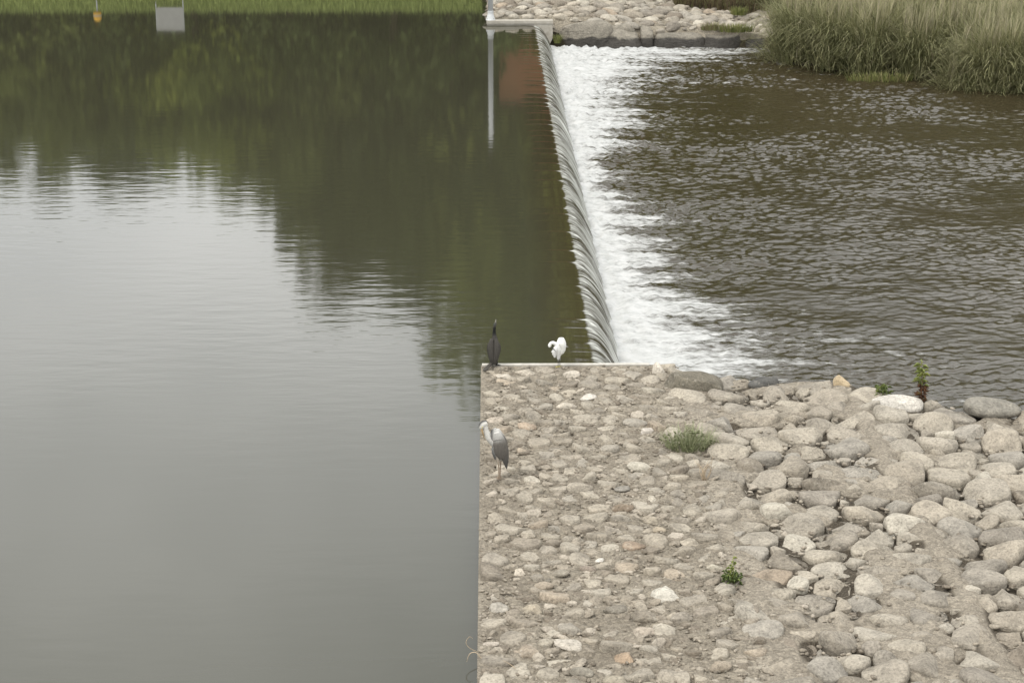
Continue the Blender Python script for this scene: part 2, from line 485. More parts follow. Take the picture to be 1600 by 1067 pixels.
# river below the weir
xs = np.concatenate([np.arange(2.15, 14, .06), np.arange(14, 34, .09), np.arange(34, 80, 2.)])
yr = np.concatenate([np.arange(29.5, 60, .062), np.arange(60, 92, .085)])
X, Y = np.meshgrid(xs, yr)
ky = [28, 37.6, 41.9, 44.6, 48, 51.2, 55, 60, 65.8, 72, 78, 80.7, 83.6, 95]
kx = [7.0, 6.0, 5.0, 4.4, 3.75, 4.0, 3.55, 4.0, 4.7, 5.4, 6.6, 7.8, 10.5, 12]
xf = np.interp(Y, ky, kx) + .9 * fbm(Y * .55, X * .18, 41, 4, .6)
dd = X - 2.75
foam = 1.03 - .54 * np.clip(dd / np.maximum(xf - 2.75, .4), 0, 3)
foam = np.where(foam < .30, .30 * np.exp((foam - .30) * 1.5), foam)
churn = np.exp(-np.clip(dd, 0, 50) / 1.6)
ang = .35
u_, v_ = X * math.cos(ang) + Y * math.sin(ang), -X * math.sin(ang) + Y * math.cos(ang)
wx, wy = X + .12 * pn(X * 1.7, Y * 1.7, 3), Y + .12 * pn(X * 1.7, Y * 1.7, 4)
chop = .5 * pn(wx * 1.7, wy * 2.8, 51) + .58 * pn(u_ * 3.4, v_ * 5.8, 52) + .38 * pn(wx * 5.5, wy * 8.2, 53)
chop = chop - .30 * np.abs(pn(wx * 3.1, wy * 3.6, 59))
chop = chop + .35 * np.abs(pn(u_ * 2.6, v_ * 3.0, 57))
gust = (.78 + .22 * sstep(36, 48, Y) + .7 * sstep(52, 74, Y)) * np.clip(.85 + .9 * pn(X * .16, Y * .22, 56) + .4 * pn(X * .5, Y * .8, 60), .35, 1.6)
Z = ZR + .0325 * gust * (1 + 1.2 * np.exp(-np.clip(dd, 0, 60) / 5)) * chop + .03 * pn(X * .5, Y * .6, 54)
Z += churn * (.10 * fbm(X * 2.2, Y * 2.0, 55, 4, .6) + .05)
Z += .10 * np.exp(-((Y - 83.9) / .5) ** 2) * np.clip(fbm(X * 1.6, Y * 2.0, 58, 4, .7) + .35, 0, 2) * (X < 11)
me = mesh_np('river_water', np.stack([X, Y, Z], -1).reshape(-1, 3), grid_faces(len(xs), len(yr)), {'foam': foam})
tag(link('river_water', me, M['river']), kind='structure')

# bed far below everything
mb = MB(); mb.add([(-700, -300, -3.2), (700, -300, -3.2), (700, 900, -3.2), (-700, 900, -3.2)], [(0, 1, 2, 3)])
tag(link('riverbed_ground', mb.mesh('riverbed_ground'), M['bed'], smooth=False), kind='structure')

# ------------------------------------------------------------------ stone shapes
def stone_mesh(name, seed, cuts=3, depth=(.72, .95), sub=3, aspect=(1, .85, .6), rough=.05, box=.9, sharp=.6, hard=.97):
    r = np.random.default_rng(seed)
    bm = bmesh.new(); bmesh.ops.create_icosphere(bm, subdivisions=sub, radius=1)
    v = np.array([x.co[:] for x in bm.verts])
    v = np.sign(v) * np.abs(v) ** box
    for _ in range(cuts):
        n = r.normal(size=3); n[2] = abs(n[2]) * .8; n /= np.linalg.norm(n)
        d = r.uniform(*depth); o = v @ n
        v -= np.clip(o - d, 0, None)[:, None] * n * hard
    for k, a in ((1.3, rough), (2.6, rough * .6), (5.5, rough * .3)):
        for _ in range(3):
            kk = r.normal(size=3) * k; ph = r.uniform(0, 6.28)
            v *= (1 + a * np.sin(v @ kk + ph))[:, None]
    v *= np.array(aspect)
    for x, c in zip(bm.verts, v): x.co = c
    for e_ in bm.edges: e_.smooth = e_.calc_face_angle(0) < sharp
    for f_ in bm.faces: f_.smooth = True
    me = bpy.data.meshes.new(name); bm.to_mesh(me); bm.free()
    return me
RND = [stone_mesh('cobble', 100 + i, cuts=random.choice([2, 3, 4, 5, 6]), depth=(.66, .95), aspect=(1, random.uniform(.72, .98), random.uniform(.55, .75)), rough=.04, box=random.uniform(.82, 1.0), hard=.88) for i in range(30)]
ANG = [stone_mesh('angular_stone', 200 + i, cuts=random.choice([6, 8, 10]), depth=(.45, .8), aspect=(1, random.uniform(.6, .95), random.uniform(.5, .75)), rough=.05, box=.8, sharp=.42, hard=1.0) for i in range(30)]
SMALL = [stone_mesh('small_stone', 300 + i, cuts=7, depth=(.45, .85), sub=2, sharp=.4, hard=1.0, aspect=(1, random.uniform(.65, .95), random.uniform(.45, .7)), rough=.05) for i in range(10)]
TINY = [stone_mesh('pebble', 400 + i, cuts=3, depth=(.6, .9), sub=1, aspect=(1, .8, .55)) for i in range(8)]
for L in (RND, ANG, SMALL):
    for me in L: me.materials.append(M['stone'])

def joined(name, items, parent, mat):
    """items: (mesh, matrix); one mesh with all of them"""
    Vs, Fs, n = [], [], 0
    cache = {}
    for me, mx in items:
        if me.name not in cache:
            v = np.empty(len(me.vertices) * 3); me.vertices.foreach_get('co', v)
            f = np.empty(len(me.loops), np.int32); me.loops.foreach_get('vertex_index', f)
            cache[me.name] = (v.reshape(-1, 3), f.reshape(-1, 3))
        v, f = cache[me.name]
        A = np.array(mx)
        Vs.append(v @ A[:3, :3].T + A[:3, 3]); Fs.append(f + n); n += len(v)
    return tag(link(name, mesh_np(name, np.concatenate(Vs), np.concatenate(Fs)), mat, parent), kind='stuff')

def pack(region, sizes, tries=60, gap=.93, seeds=()):
    """region(x,y)->bool over bbox; sizes descending radii; returns list (x,y,r)"""
    x0, x1, y0, y1, ok = region
    pts = np.array([s[:3] for s in seeds], float).reshape(-1, 3)
    for r in sizes:
        cx, cy = RNG.uniform(x0, x1, tries), RNG.uniform(y0, y1, tries)
        best, bd = None, 1e9
        for a, b in zip(cx, cy):
            if not ok(a, b): continue
            if len(pts):
                g = np.hypot(pts[:, 0] - a, pts[:, 1] - b) - gap * (pts[:, 2] + r)
                m_ = g.min()
            else: m_ = 0
            if m_ >= 0 and m_ < bd: best, bd = (a, b), m_
            if 0 <= m_ < .03: break
        if best: pts = np.vstack([pts, (*best, r)])
    return pts
PAL = [(.275, .246, .200), (.29, .258, .207), (.25, .222, .180), (.31, .280, .230), (.228, .204, .168), (.278, .244, .194), (.255, .232, .195)]
ODD = [(.19, .165, .13), (.205, .182, .15), (.275, .225, .17), (.34, .31, .255), (.165, .14, .11)]
def stone_color(odd=.2):
    c = random.choice(ODD if random.random() < odd else PAL); k = random.uniform(.88, 1.12)
    return (c[0] * k, c[1] * k, c[2] * k, 1)
def apron_color():
    c = random.choice(PAL + PAL + ODD); k = random.uniform(.9, 1.1); m_ = (.265, .232, .182)
    return tuple((.65 * a + .35 * b) * k * 1.05 for a, b in zip(c, m_)) + (1,)
def mx(x, y, z, sx, sy, sz, rz, tx=0, ty=0):
    return Matrix.Translation((x, y, z)) @ Matrix.Rotation(rz, 4, 'Z') @ Matrix.Rotation(tx, 4, 'X') @ Matrix.Rotation(ty, 4, 'Y') @ Matrix.Diagonal((sx, sy, sz, 1))
def place(name, me, m, parent, color):
    o = bpy.data.objects.new(name, me); COL.objects.link(o); o.parent = parent
    o.matrix_world = m; o.matrix_local = m; o.color = color
    return o

def cells(pts, K, cap=1.4):
    """power-diagram outline of every packed stone: r[i, k] along K directions"""
    P = np.array(pts, float); th = np.arange(K) * 2 * np.pi / K
    U = np.stack([np.cos(th), np.sin(th)], 1); out = []
    for i in range(len(P)):
        d = P[:, :2] - P[i, :2]; q = (d ** 2).sum(1)
        m_ = (q > 1e-9) & (q < (4 * P[i, 2] + .5) ** 2)
        d, q, rj = d[m_], q[m_], P[m_, 2]
        num = (q + P[i, 2] ** 2 - rj ** 2) / 2
        du = d @ U.T
        rr = np.where(du > 1e-6, num[:, None] / np.maximum(du, 1e-6), 9).min(0) if len(d) else np.full(K, 9.)
        out.append(np.clip(rr, P[i, 2] * .35, P[i, 2] * cap))
    return out
def set_stone(name, c, rk, H, prof, tilt, rng, lump=.1, cutp=.35, sharp=.7, mat=None, ncut=2):
    """low stone filling its cell: rings of (f, h) from the foot to the crown"""
    K = len(rk); th = np.arange(K) * 2 * np.pi / K
    V = []
    ph = rng.uniform(0, 6.28, 6); kk = rng.uniform(1.5, 4.5, 6) / max(rk.mean(), .05) * .6
    for f, h in prof:
        x, y = rk * f * np.cos(th), rk * f * np.sin(th)
        z = h * H if h > 0 else np.full(K, h * .1)
        z = np.broadcast_to(z, (K,)).copy()
        if h > 0: z += h * (tilt[0] * x + tilt[1] * y) + H * lump * h * (np.sin(kk[0] * x + ph[0]) * np.cos(kk[1] * y + ph[1]) + .6 * np.sin(kk[2] * 2 * x + kk[3] * 2 * y + ph[2]))
        V.append(np.stack([x, y, z], -1))
    V = np.concatenate(V); top = np.array([[0, 0, H * (1 + lump * .3 * math.sin(ph[3]))]])
    V = np.concatenate([V, top])
    for _ in range(ncut):
        if rng.uniform() > cutp: continue
        n = np.array([rng.normal() * .55, rng.normal() * .55, 1]); n /= np.linalg.norm(n); o = V @ n - H * rng.uniform(.55, .85)
        V -= np.clip(o, 0, None)[:, None] * n * np.where(V[:, 2] > 0, 1, 0)[:, None]
    F = []
    R_ = len(prof)
    for a in range(R_ - 1):
        for k in range(K):
            k2 = (k + 1) % K; F.append((a * K + k, a * K + k2, (a + 1) * K + k2, (a + 1) * K + k))
    for k in range(K): F.append(((R_ - 1) * K + k, (R_ - 1) * K + (k + 1) % K, R_ * K))
    bm = bmesh.new(); vs_ = [bm.verts.new(v) for v in V]
    for f in F: bm.faces.new([vs_[i] for i in f]).smooth = True
    for e_ in bm.edges: e_.smooth = e_.calc_face_angle(0) < sharp
    me = bpy.data.meshes.new(name); bm.to_mesh(me); bm.free()
    me.materials.append(mat or M['stone'])
    return me
PROF_COB = [(.96, -1.6), (1.02, -.3), (1.02, .30), (.96, .66), (.85, .87), (.64, .96), (.34, .99)]
PROF_ANG = [(1.06, -.8), (1.02, -.1), (.98, .72), (.90, .97), (.5, 1.0)]
def smooth_ring(r, n=2):
    for _ in range(n): r = .25 * np.roll(r, 1) + .5 * r + .25 * np.roll(r, -1)
    return r
def join_tris(name, objs, parent, mat):
    """several placed meshes (mesh, xyz) -> one stuff part"""
    bm = bmesh.new()
    for me, loc in objs:
        n0 = len(bm.verts); bm.from_mesh(me); bm.verts.ensure_lookup_table()
        for v in bm.verts[n0:]: v.co += Vector(loc)
        bpy.data.meshes.remove(me)
    me = bpy.data.meshes.new(name); bm.to_mesh(me); bm.free(); me.materials.append(mat)
    return tag(link(name, me, None, parent, smooth=False), kind='stuff')

# ------------------------------------------------------------------ near apron (mortared stones)
def skirted(name, xs, ys, Z, zb, attrs=None):
    nx, ny_ = len(xs), len(ys)
    X, Y = np.meshgrid(xs, ys)
    V = np.stack([X, Y, Z], -1).reshape(-1, 3); F = grid_faces(nx, ny_)
    loops = [np.arange(nx), np.arange(ny_) * nx + nx - 1, (ny_ - 1) * nx + np.arange(nx)[::-1], (np.arange(ny_) * nx)[::-1]]
    VV, FF, n = [V], [F], len(V); idx = []
    for lp in loops:
        b = V[lp].copy(); b[:, 2] = zb
        VV.append(b); k = np.arange(len(lp) - 1)
        FF.append(np.stack([lp[k + 1], lp[k], n + k, n + k + 1], -1)); n += len(lp); idx.append(lp)
    at2 = {k: np.concatenate([a.ravel()] + [a.ravel()[lp] for lp in idx]) for k, a in (attrs or {}).items()}
    return mesh_np(name, np.concatenate(VV), np.concatenate(FF), at2)
XA, XB = -.18, 3.38
xs = np.linspace(XA, XB, 150); ysr = np.linspace(18.0, Y0, 640)
X, Y = np.meshgrid(xs, ysr)
Z = .022 * fbm(X * 2.6, Y * 2.6, 61, 5, .62) + .018 * (.5 - 2 * np.abs(pn(X * 5.5, Y * 5.0, 66))) + .012 * pn(X * 12, Y * 12, 67)
edge = np.minimum(X - XA, Y0 - Y)
Z = np.where(edge < .10, Z * .35 + .004, Z) - .035 * sstep(.12, .5, edge) * 0
apron = tag(link('stone_apron', skirted('stone_apron', xs, ysr, Z, -1.7), M['mortar']), kind='structure')
mb = MB(); mb.box(-.16, 3.02, Y0 - .075, Y0 + .03, -.25, .032)
e = link('concrete_edging', mb.mesh('concrete_edging'), M['concrete_pale'], apron, smooth=False)
bv = e.modifiers.new('bevel', 'BEVEL'); bv.width = .008; bv.segments = 2

SIG = [  # pixel x, y, width px, colour, angular
    (970, 794, 36, (.16, .125, .09), 0), (986, 852, 37, (.265, .205, .15), 0), (1030, 926, 60, (.44, .41, .35), 1),
    (972, 1027, 36, (.285, .215, .15), 1), (905, 1050, 37, (.20, .18, .145), 0), (887, 1003, 52, (.42, .38, .32), 1),
    (998, 986, 44, (.36, .31, .25), 1), (957, 951, 38, (.17, .15, .12), 0), (1003, 963, 44, (.19, .165, .13), 0),
    (995, 728, 38, (.36, .33, .27), 0), (915, 618, 34, (.44, .41, .36), 1), (880, 632, 40, (.38, .34, .28), 1),
    (990, 660, 40, (.26, .235, .195), 0), (1005, 672, 30, (.42, .38, .33), 1), (968, 762, 26, (.19, .175, .15), 0),
    (1024, 826, 28, (.33, .28, .21), 1), (806, 892, 24, (.42, .37, .30), 1), (933, 873, 18, (.48, .45, .40), 1),
    (822, 832, 32, (.34, .30, .24), 1), (990, 600, 32, (.20, .175, .14), 1), (818, 581, 42, (.36, .32, .26), 1),
    (890, 583, 32, (.40, .36, .30), 1), (785, 585, 26, (.40, .36, .30), 1), (770, 655, 28, (.37, .32, .26), 1),
    (820, 665, 32, (.30, .24, .18), 1), (770, 948, 38, (.36, .33, .28), 1), (825, 950, 40, (.29, .25, .19), 1),
    (850, 1002, 30, (.27, .24, .19), 0), (762, 1003, 27, (.34, .30, .25), 1), (1092, 957, 60, (.23, .20, .16), 1),
    (1015, 812, 30, (.30, .26, .20), 1), (1075, 846, 34, (.33, .29, .23), 1), (1112, 885, 30, (.33, .30, .24), 1),
    (846, 914, 34, (.26, .22, .17), 0), (915, 888, 28, (.21, .175, .14), 0), (870, 895, 30, (.22, .195, .155), 0),
    (955, 1062, 40, (.25, .22, .17), 0), (1060, 965, 42, (.21, .185, .15), 1), (1118, 1040, 44, (.26, .22, .17), 1)]
seeds = []
for (px, py, w, c, ag) in SIG:
    g = at(px, py + 4)
    s = (py + 376.5) * math.cos(PITCH) / 11
    r = w / s / 2
    g.x = max(g.x, XA + r * 1.12 + .05)
    seeds.append((g.x, g.y, r * .92))
    m_ = random.choice(ANG if ag else RND)
    place('stone', m_, mx(g.x, g.y, .02, r, r * random.uniform(.8, 1.05), min(r * random.uniform(.5, .7), .13), random.uniform(-.4, .4), random.uniform(-.15, .15), random.uniform(-.2, .2)), apron, (*c, 1))
okA = lambda a, b: XA + .17 < a < XB + .05 + .12 * math.sin(b * 1.7) and b < Y0 - .20
sizes = sorted(RNG.gamma(7, .0195, 850).clip(.06, .24), reverse=True)
allp = pack((XA, XB + .1, 20.6, Y0, okA), sizes, 50, .90, seeds)
rks = cells(allp, 13, 1.35)
pk = allp[len(seeds):]
few, rest, srng = [], [], np.random.default_rng(77)
n_ap = 0
for (a, b, r), rk in list(zip(allp, rks))[len(seeds):]:
    if srng.uniform() < .10: continue
    rk = rk * srng.uniform(.70, .98) * srng.uniform(.80, 1.08, len(rk))
    if srng.uniform() < .2: rk = smooth_ring(rk, 1)
    rk = np.minimum(rk, np.where(np.cos(np.arange(len(rk)) * 2 * np.pi / len(rk)) < -.1, (a - XA - .03) / np.maximum(-np.cos(np.arange(len(rk)) * 2 * np.pi / len(rk)), .1), 9))
    H = srng.uniform(.018, .06) * min(1.2, r / .13)
    me = set_stone('set_stone', (a, b), rk, H, PROF_ANG, (srng.normal(0, .14), srng.normal(-.09, .17)), srng, .16, .55, .42)
    loc = (a, b, srng.uniform(-.012, .012))
    if n_ap < 300 - len(SIG):
        place('stone', me, Matrix.Translation(loc) @ Matrix.Rotation(srng.normal(0, .12), 4, 'Z'), apron, apron_color()); n_ap += 1
    else: rest.append((me, loc))
if rest: join_tris('small_set_stones', rest, apron, M['chip'])
for k in range(420):
    a, b = RNG.uniform(XA + .2, XB + .15), RNG.uniform(20.6, Y0 - .2)
    r = RNG.uniform(.05, .12)
    few.append((random.choice(ANG if r > .08 else SMALL), mx(a, b, RNG.uniform(-.03, .012), r * 1.3, r, r * .6, RNG.normal(0, .5), RNG.normal(.1, .3), RNG.normal(0, .25))))
for k in range(3600):
    a, b = RNG.uniform(XA + .02, XB + .15), RNG.uniform(20.6, Y0 - .1)
    r = RNG.uniform(.012, .04)
    few.append((random.choice(TINY), mx(a, b, RNG.uniform(-.004, .02), r * 1.25, r, r * .8, RNG.uniform(0, 6), RNG.normal(0, .2), RNG.normal(0, .2))))
joined('stone_chips', few, apron, M['chip'])

# ------------------------------------------------------------------ near cobble bank
EX = [3.0, 3.4, 5.1, 6.7, 7.3, 8.1, 9.4, 13, 16]
EY = [34.0, 33.95, 33.75, 33.45, 32.9, 32.45, 32.0, 31.1, 30.6]
yedge = lambda x: np.interp(x, EX, EY)
basez = lambda x: -.045 * np.clip(x - 6.6, 0, 10)
xs = np.linspace(XB - .02, 14, 250); ysr = np.linspace(18.0, 36.5, 400)
X, Y = np.meshgrid(xs, ysr)
soil = sstep(-.32, .05, fbm(X * .8, Y * .8, 71, 3)) * sstep(XB + .3, XB + .9, X)
soil = np.maximum(soil, .9 * sstep(6.6, 7.3, X) * sstep(-.3, .25, fbm(X * .9, Y * .9, 73, 3)))
seam = np.exp(-((X - 6.5 - .12 * pn(Y * .8, 0, 72)) / .22) ** 2)
soil *= 1 - .9 * seam
Z = basez(X) + .030 * fbm(X * 1.9, Y * 1.9, 74, 5, .6) - .085 * soil + .045 * seam + .004 * (1 - soil) - 1.1 * np.clip(Y - yedge(X), 0, 3)
Z = np.where(X < XB + .25, Z * np.clip((X - XB + .05) / .3, .2, 1), Z)
bank = tag(link('cobble_bank', skirted('cobble_bank', xs, ysr, Z, -2.6, {'soil': soil}), M['mortar_cobble']), kind='structure')

ROCKS = [  # name, pixel centre, width m, depth m, height m, colour, label
    ('flat_boulder', (1078, 603), 1.06, .70, .42, (.135, .12, .092), 'large dark grey flat-topped boulder at the water edge beside the concrete edging', 501, 7),
    ('rock_block', (1026, 584), .26, .30, .34, (.42, .38, .32), 'small white angular block between the concrete edging and the dark boulder', 502, 8),
    ('pale_rock', (1400, 634), .92, .55, .26, (.46, .43, .38), 'flat whitish rock at the foot of the tall green weed', 503, 4),
    ('slate_rock', (1548, 640), .98, .6, .30, (.20, .185, .155), 'bluish grey slab lying at the right water edge', 504, 5),
    ('dark_rock', (1190, 601), .62, .4, .20, (.085, .082, .075), 'low wet dark rock just behind the first row of round cobbles', 505, 6),
    ('ochre_rock', (1313, 603), .30, .30, .26, (.42, .33, .21), 'small ochre yellow rock sitting on the cobble edge against the river', 506, 3)]
rock_seeds = []
for (nm, (px, py), w, d, h, c, lab, sd, cuts) in ROCKS:
    g = at(px, py, 0)
    me = stone_mesh(nm, sd, cuts=cuts, depth=(.8, 1.0) if nm == 'flat_boulder' else (.6, .85), aspect=(1, 1, 1), rough=.03, box=.34 if nm == 'flat_boulder' else .7, sharp=.45)
    me.materials.append(M['stone'])
    o = bpy.data.objects.new(nm, me); COL.objects.link(o)
    o.matrix_world = mx(g.x, g.y, h * .05, w / 2, d / 2, h / 1.7, random.uniform(-.1, .1)); o.color = (*c, 1)
    tag(o, lab, 'rock')
    rock_seeds.append((g.x, g.y, max(w, d) * .44))
inrock = lambda a, b: any(math.hypot(a - x, b - y) < r for x, y, r in rock_seeds)
def okC(a, b):
    sx = 6.5
    return XB + .22 + .15 * math.sin(b * 1.3) < a and b < yedge(a) - .12 and abs(a - sx) > .16
def okSeam(a, b): return XB + .05 < a and b < yedge(a) - .1 and not inrock(a, b)
sizes = sorted(np.concatenate([RNG.normal(.265, .055, 520).clip(.15, .40), RNG.normal(.15, .03, 260).clip(.09, .2)]), reverse=True)
allp = pack((XB, 11.0, 20.8, 34.1, okC), sizes, 90, .90, rock_seeds)
rks = cells(allp, 26, 1.33)[len(rock_seeds):]
pk = allp[len(rock_seeds):]
pk2 = pack((XB, 11.0, 20.8, 34.1, okSeam), sorted(RNG.uniform(.05, .11, 500), reverse=True), 20, 1.0, [tuple(p) for p in allp])[len(allp):]
few, rest = [], []
order = sorted(range(len(pk)), key=lambda i: -pk[i][2] * (30 / pk[i][1]) - (0 if pk[i][0] < pk[i][1] * .29 else -9))
for n_, i in enumerate(order):
    a, b, r = pk[i]; right = a > 6.6
    rk = smooth_ring(rks[i] * srng.uniform(.86, 1.06, 26), srng.integers(1, 4)) - srng.uniform(.008, .04)
    rk = np.minimum(rk, 1.18 * r)
    H = srng.uniform(.06, .125) * min(1.3, r / .26) * (1.45 if right else 1)
    pr = [(f ** srng.uniform(.8, 1.15) if f < 1 else f, h) for f, h in PROF_COB]
    me = set_stone('cobble_stone', (a, b), rk, H, pr, (srng.normal(0, .15), srng.normal(-.04, .15)), srng, srng.uniform(.05, .16), .8, .5, ncut=3)
    loc = (a, b, float(basez(a)) + (srng.uniform(-.05, .02) if not right else srng.uniform(-.03, .02)))
    if n_ < 298: place('cobble', me, Matrix.Translation(loc), bank, stone_color(.10))
    else: rest.append((me, loc))
if rest: join_tris('outer_cobbles', rest, bank, M['chip'])
for (a, b, r) in pk2:
    few.append((random.choice(SMALL), mx(a, b, float(basez(a)) + random.uniform(-.03, .02), r * 1.15, r, r * .6, RNG.uniform(0, 6), RNG.normal(0, .2), RNG.normal(0, .2))))
for k in range(3000):
    a, b = RNG.uniform(XB, 11), RNG.uniform(20.8, 34)
    if b > yedge(a) - .05: continue
    r = RNG.uniform(.015, .055)
    few.append((random.choice(TINY), mx(a, b, float(basez(a)) + RNG.uniform(-.05, .02), r * 1.2, r, r * .8, RNG.uniform(0, 6))))
joined('gap_stones', few, bank, M['chip'])

# ------------------------------------------------------------------ far side: abutment, pole, rubble
ab = empty('weir_abutment', (0, 84.5, 0))
tag(ab, 'pale concrete abutment at the far end of the weir under the pole', 'abutment')
def part(name, mb_, mat, parent, bevel=0, smooth=False):
    o = link(name, mb_.mesh(name), mat, parent, smooth)
    if bevel: b = o.modifiers.new('bevel', 'BEVEL'); b.width = bevel; b.segments = 2
    return o
part('coping', MB().box(-.12, 2.80, .0, .55, -.12, .03), M['concrete'], ab, .02)
part('face_wall', MB().box(-.10, 2.05, .04, .5, -1.9, -.12), M['concrete'], ab)
mb = MB()
prof = [(1.95, -.123), (2.77, -.123), (2.80, -.70), (2.66, -1.0), (2.4, -1.02), (2.2, -1.9), (1.95, -1.9)]
n = len(prof)
mb.add([(x, .03, z) for x, z in prof] + [(x, .5, z) for x, z in prof], [tuple(range(n)), tuple(range(2 * n - 1, n - 1, -1))] + [((i + 1) % n, i, n + i, n + (i + 1) % n) for i in range(n)])
part('end_block', mb, M['concrete'], ab)

pole = empty('steel_pole', (.06, 84.74, .03))
tag(pole, 'slim galvanised steel pole on the abutment corner, mirrored in the pool', 'pole')
part('shaft', MB().tube([(0, 0, .12), (0, 0, 3), (0, 0, 4.95)], [.115, .11, .10], 20), M['galvanised'], pole, smooth=True)
flare = part('base_flare', MB().tube([(0, 0, 0), (0, 0, .03), (0, 0, .06), (0, 0, .22), (0, 0, .32)], [.21, .21, .19, .14, .118], 20), M['galvanised'], pole)
part('collar', MB().tube([(0, 0, .32), (0, 0, .40)], [.135, .135], 20), M['galvanised'], pole)
part('cap', MB().tube([(0, 0, 4.95), (0, 0, 5.0), (0, 0, 5.06)], [.125, .125, .05], 20), M['galvanised'], pole)
for k in range(4):
    a = R(45 + 90 * k)
    part('anchor_bolt', MB().tube([(.175 * math.cos(a), .175 * math.sin(a), .03), (.175 * math.cos(a), .175 * math.sin(a), .09)], [.018, .018], 6), M['wet_concrete'], flare)

# terrain of the far bank (one height field)
EXF = [-.1, 2.9, 4.2, 6.5, 8.5, 11, 12.2, 12.6, 13.6, 15.5, 18.0, 19.0, 21.5, 30, 80]
EYF = [84.9, 85.5, 85.7, 85.7, 85.6, 85.3, 84.9, 80.5, 78.3, 77.2, 75.6, 73.2, 72.9, 71.5, 70]
def far_h(X, Y):
    ye = np.interp(X, EXF, EYF)
    d = Y - ye
    top = np.interp(X, [0, 4, 7, 11, 12.4, 13, 80], [0, -.02, -.45, -.62, -.8, -1.16, -1.16])
    zr = np.where(d < 0, np.maximum(top + d * 1.2, -2.5), top + np.clip(d, 0, 8) * np.interp(X, [12, 14], [.03, .12]) + np.clip(d - 9, 0, 30) * .10)
    dl = Y - 96.5                                         # pool bank, left of the apron
    zl = np.where(dl < 0, np.maximum(dl * 1.2 - .3, -2.6), -.3 + 1.0 * sstep(0, 4, dl) + np.clip(dl - 6, 0, 40) * .04)
    z = np.where(X < -.1, zl, zr)
    return z
xs = np.concatenate([np.arange(-160, -20, 5), np.arange(-20, -.5, 1.), [-.11, -.09], np.arange(.5, 40, .5), np.arange(40, 200, 5)])
ysr = np.concatenate([np.arange(68, 100, .4), np.arange(100, 130, 2), np.arange(130, 420, 10)])
X, Y = np.meshgrid(xs, ysr)
me = mesh_np('far_bank', np.stack([X, Y, far_h(X, Y) + .05 * fbm(X * .7, Y * .7, 81, 3)], -1).reshape(-1, 3), grid_faces(len(xs), len(ysr)))
tag(link('far_bank', me, M['earth']), kind='structure')
xs = np.linspace(-260, 260, 140); ysr = np.linspace(122, 420, 60)
X, Y = np.meshgrid(xs, ysr)
ridge_ = 29 + 3 * np.clip(X / 60, -1, 1) + 2.2 * fbm(X * .035, Y * .01, 83, 4, .6)
Z = .6 + ridge_ * sstep(118, 205, Y) + 1.2 * fbm(X * .12, Y * .12, 84, 3)
tag(link('wooded_hill', mesh_np('wooded_hill', np.stack([X, Y, Z], -1).reshape(-1, 3), grid_faces(140, 60)), M['hill']), kind='structure')

# rubble pavement behind the abutment
xs = np.linspace(-.1, 13.2, 160); ysr = np.linspace(85.04, 97, 150)
X, Y = np.meshgrid(xs, ysr)
Z = far_h(X, Y) + .07 + .04 * fbm(X * 1.5, Y * 1.5, 82, 4, .6)
rub = tag(link('rubble_bank', skirted('rubble_bank', xs, ysr, Z, -1.8), M['rubble_bed']), kind='structure')
hz = lambda a, b: float(far_h(np.array([a]), np.array([b]))[0]) + .07
okR = lambda a, b: 0.0 < a < 13 - max(0, (b - 89)) * .7 and b > np.interp(a, [0, 2.9, 3.1, 13], [85.15, 85.15, 85.5, 85.5])
pk = pack((0, 13, 85.0, 94.5, okR), sorted(RNG.gamma(7, .034, 620).clip(.12, .42), reverse=True), 40, 1.0)
few = []
for i, (a, b, r) in enumerate(pk):
    m_ = random.choice(RND if random.random() < .5 else ANG)
    q_ = mx(a, b, hz(a, b) + random.uniform(.0, .05), r * 1.12, r, r * random.uniform(.7, .95), random.gauss(0, .5), random.gauss(0, .15), random.gauss(0, .15))
    if i < 290:
        c = stone_color(.3); k = 1.08
        place('rubble_stone', m_, q_, rub, (c[0] * k, c[1] * k, c[2] * k, 1))
    else: few.append((random.choice(SMALL), q_))
for k in range(1200):
    a, b = RNG.uniform(0, 12.5), RNG.uniform(85.2, 94)
    if not okR(a, b): continue
    r = RNG.uniform(.05, .11)
    few.append((random.choice(TINY), mx(a, b, hz(a, b) + .03, r * 1.2, r, r * .8, RNG.uniform(0, 6))))
joined('rubble_chips', few, rub, M['chip'])

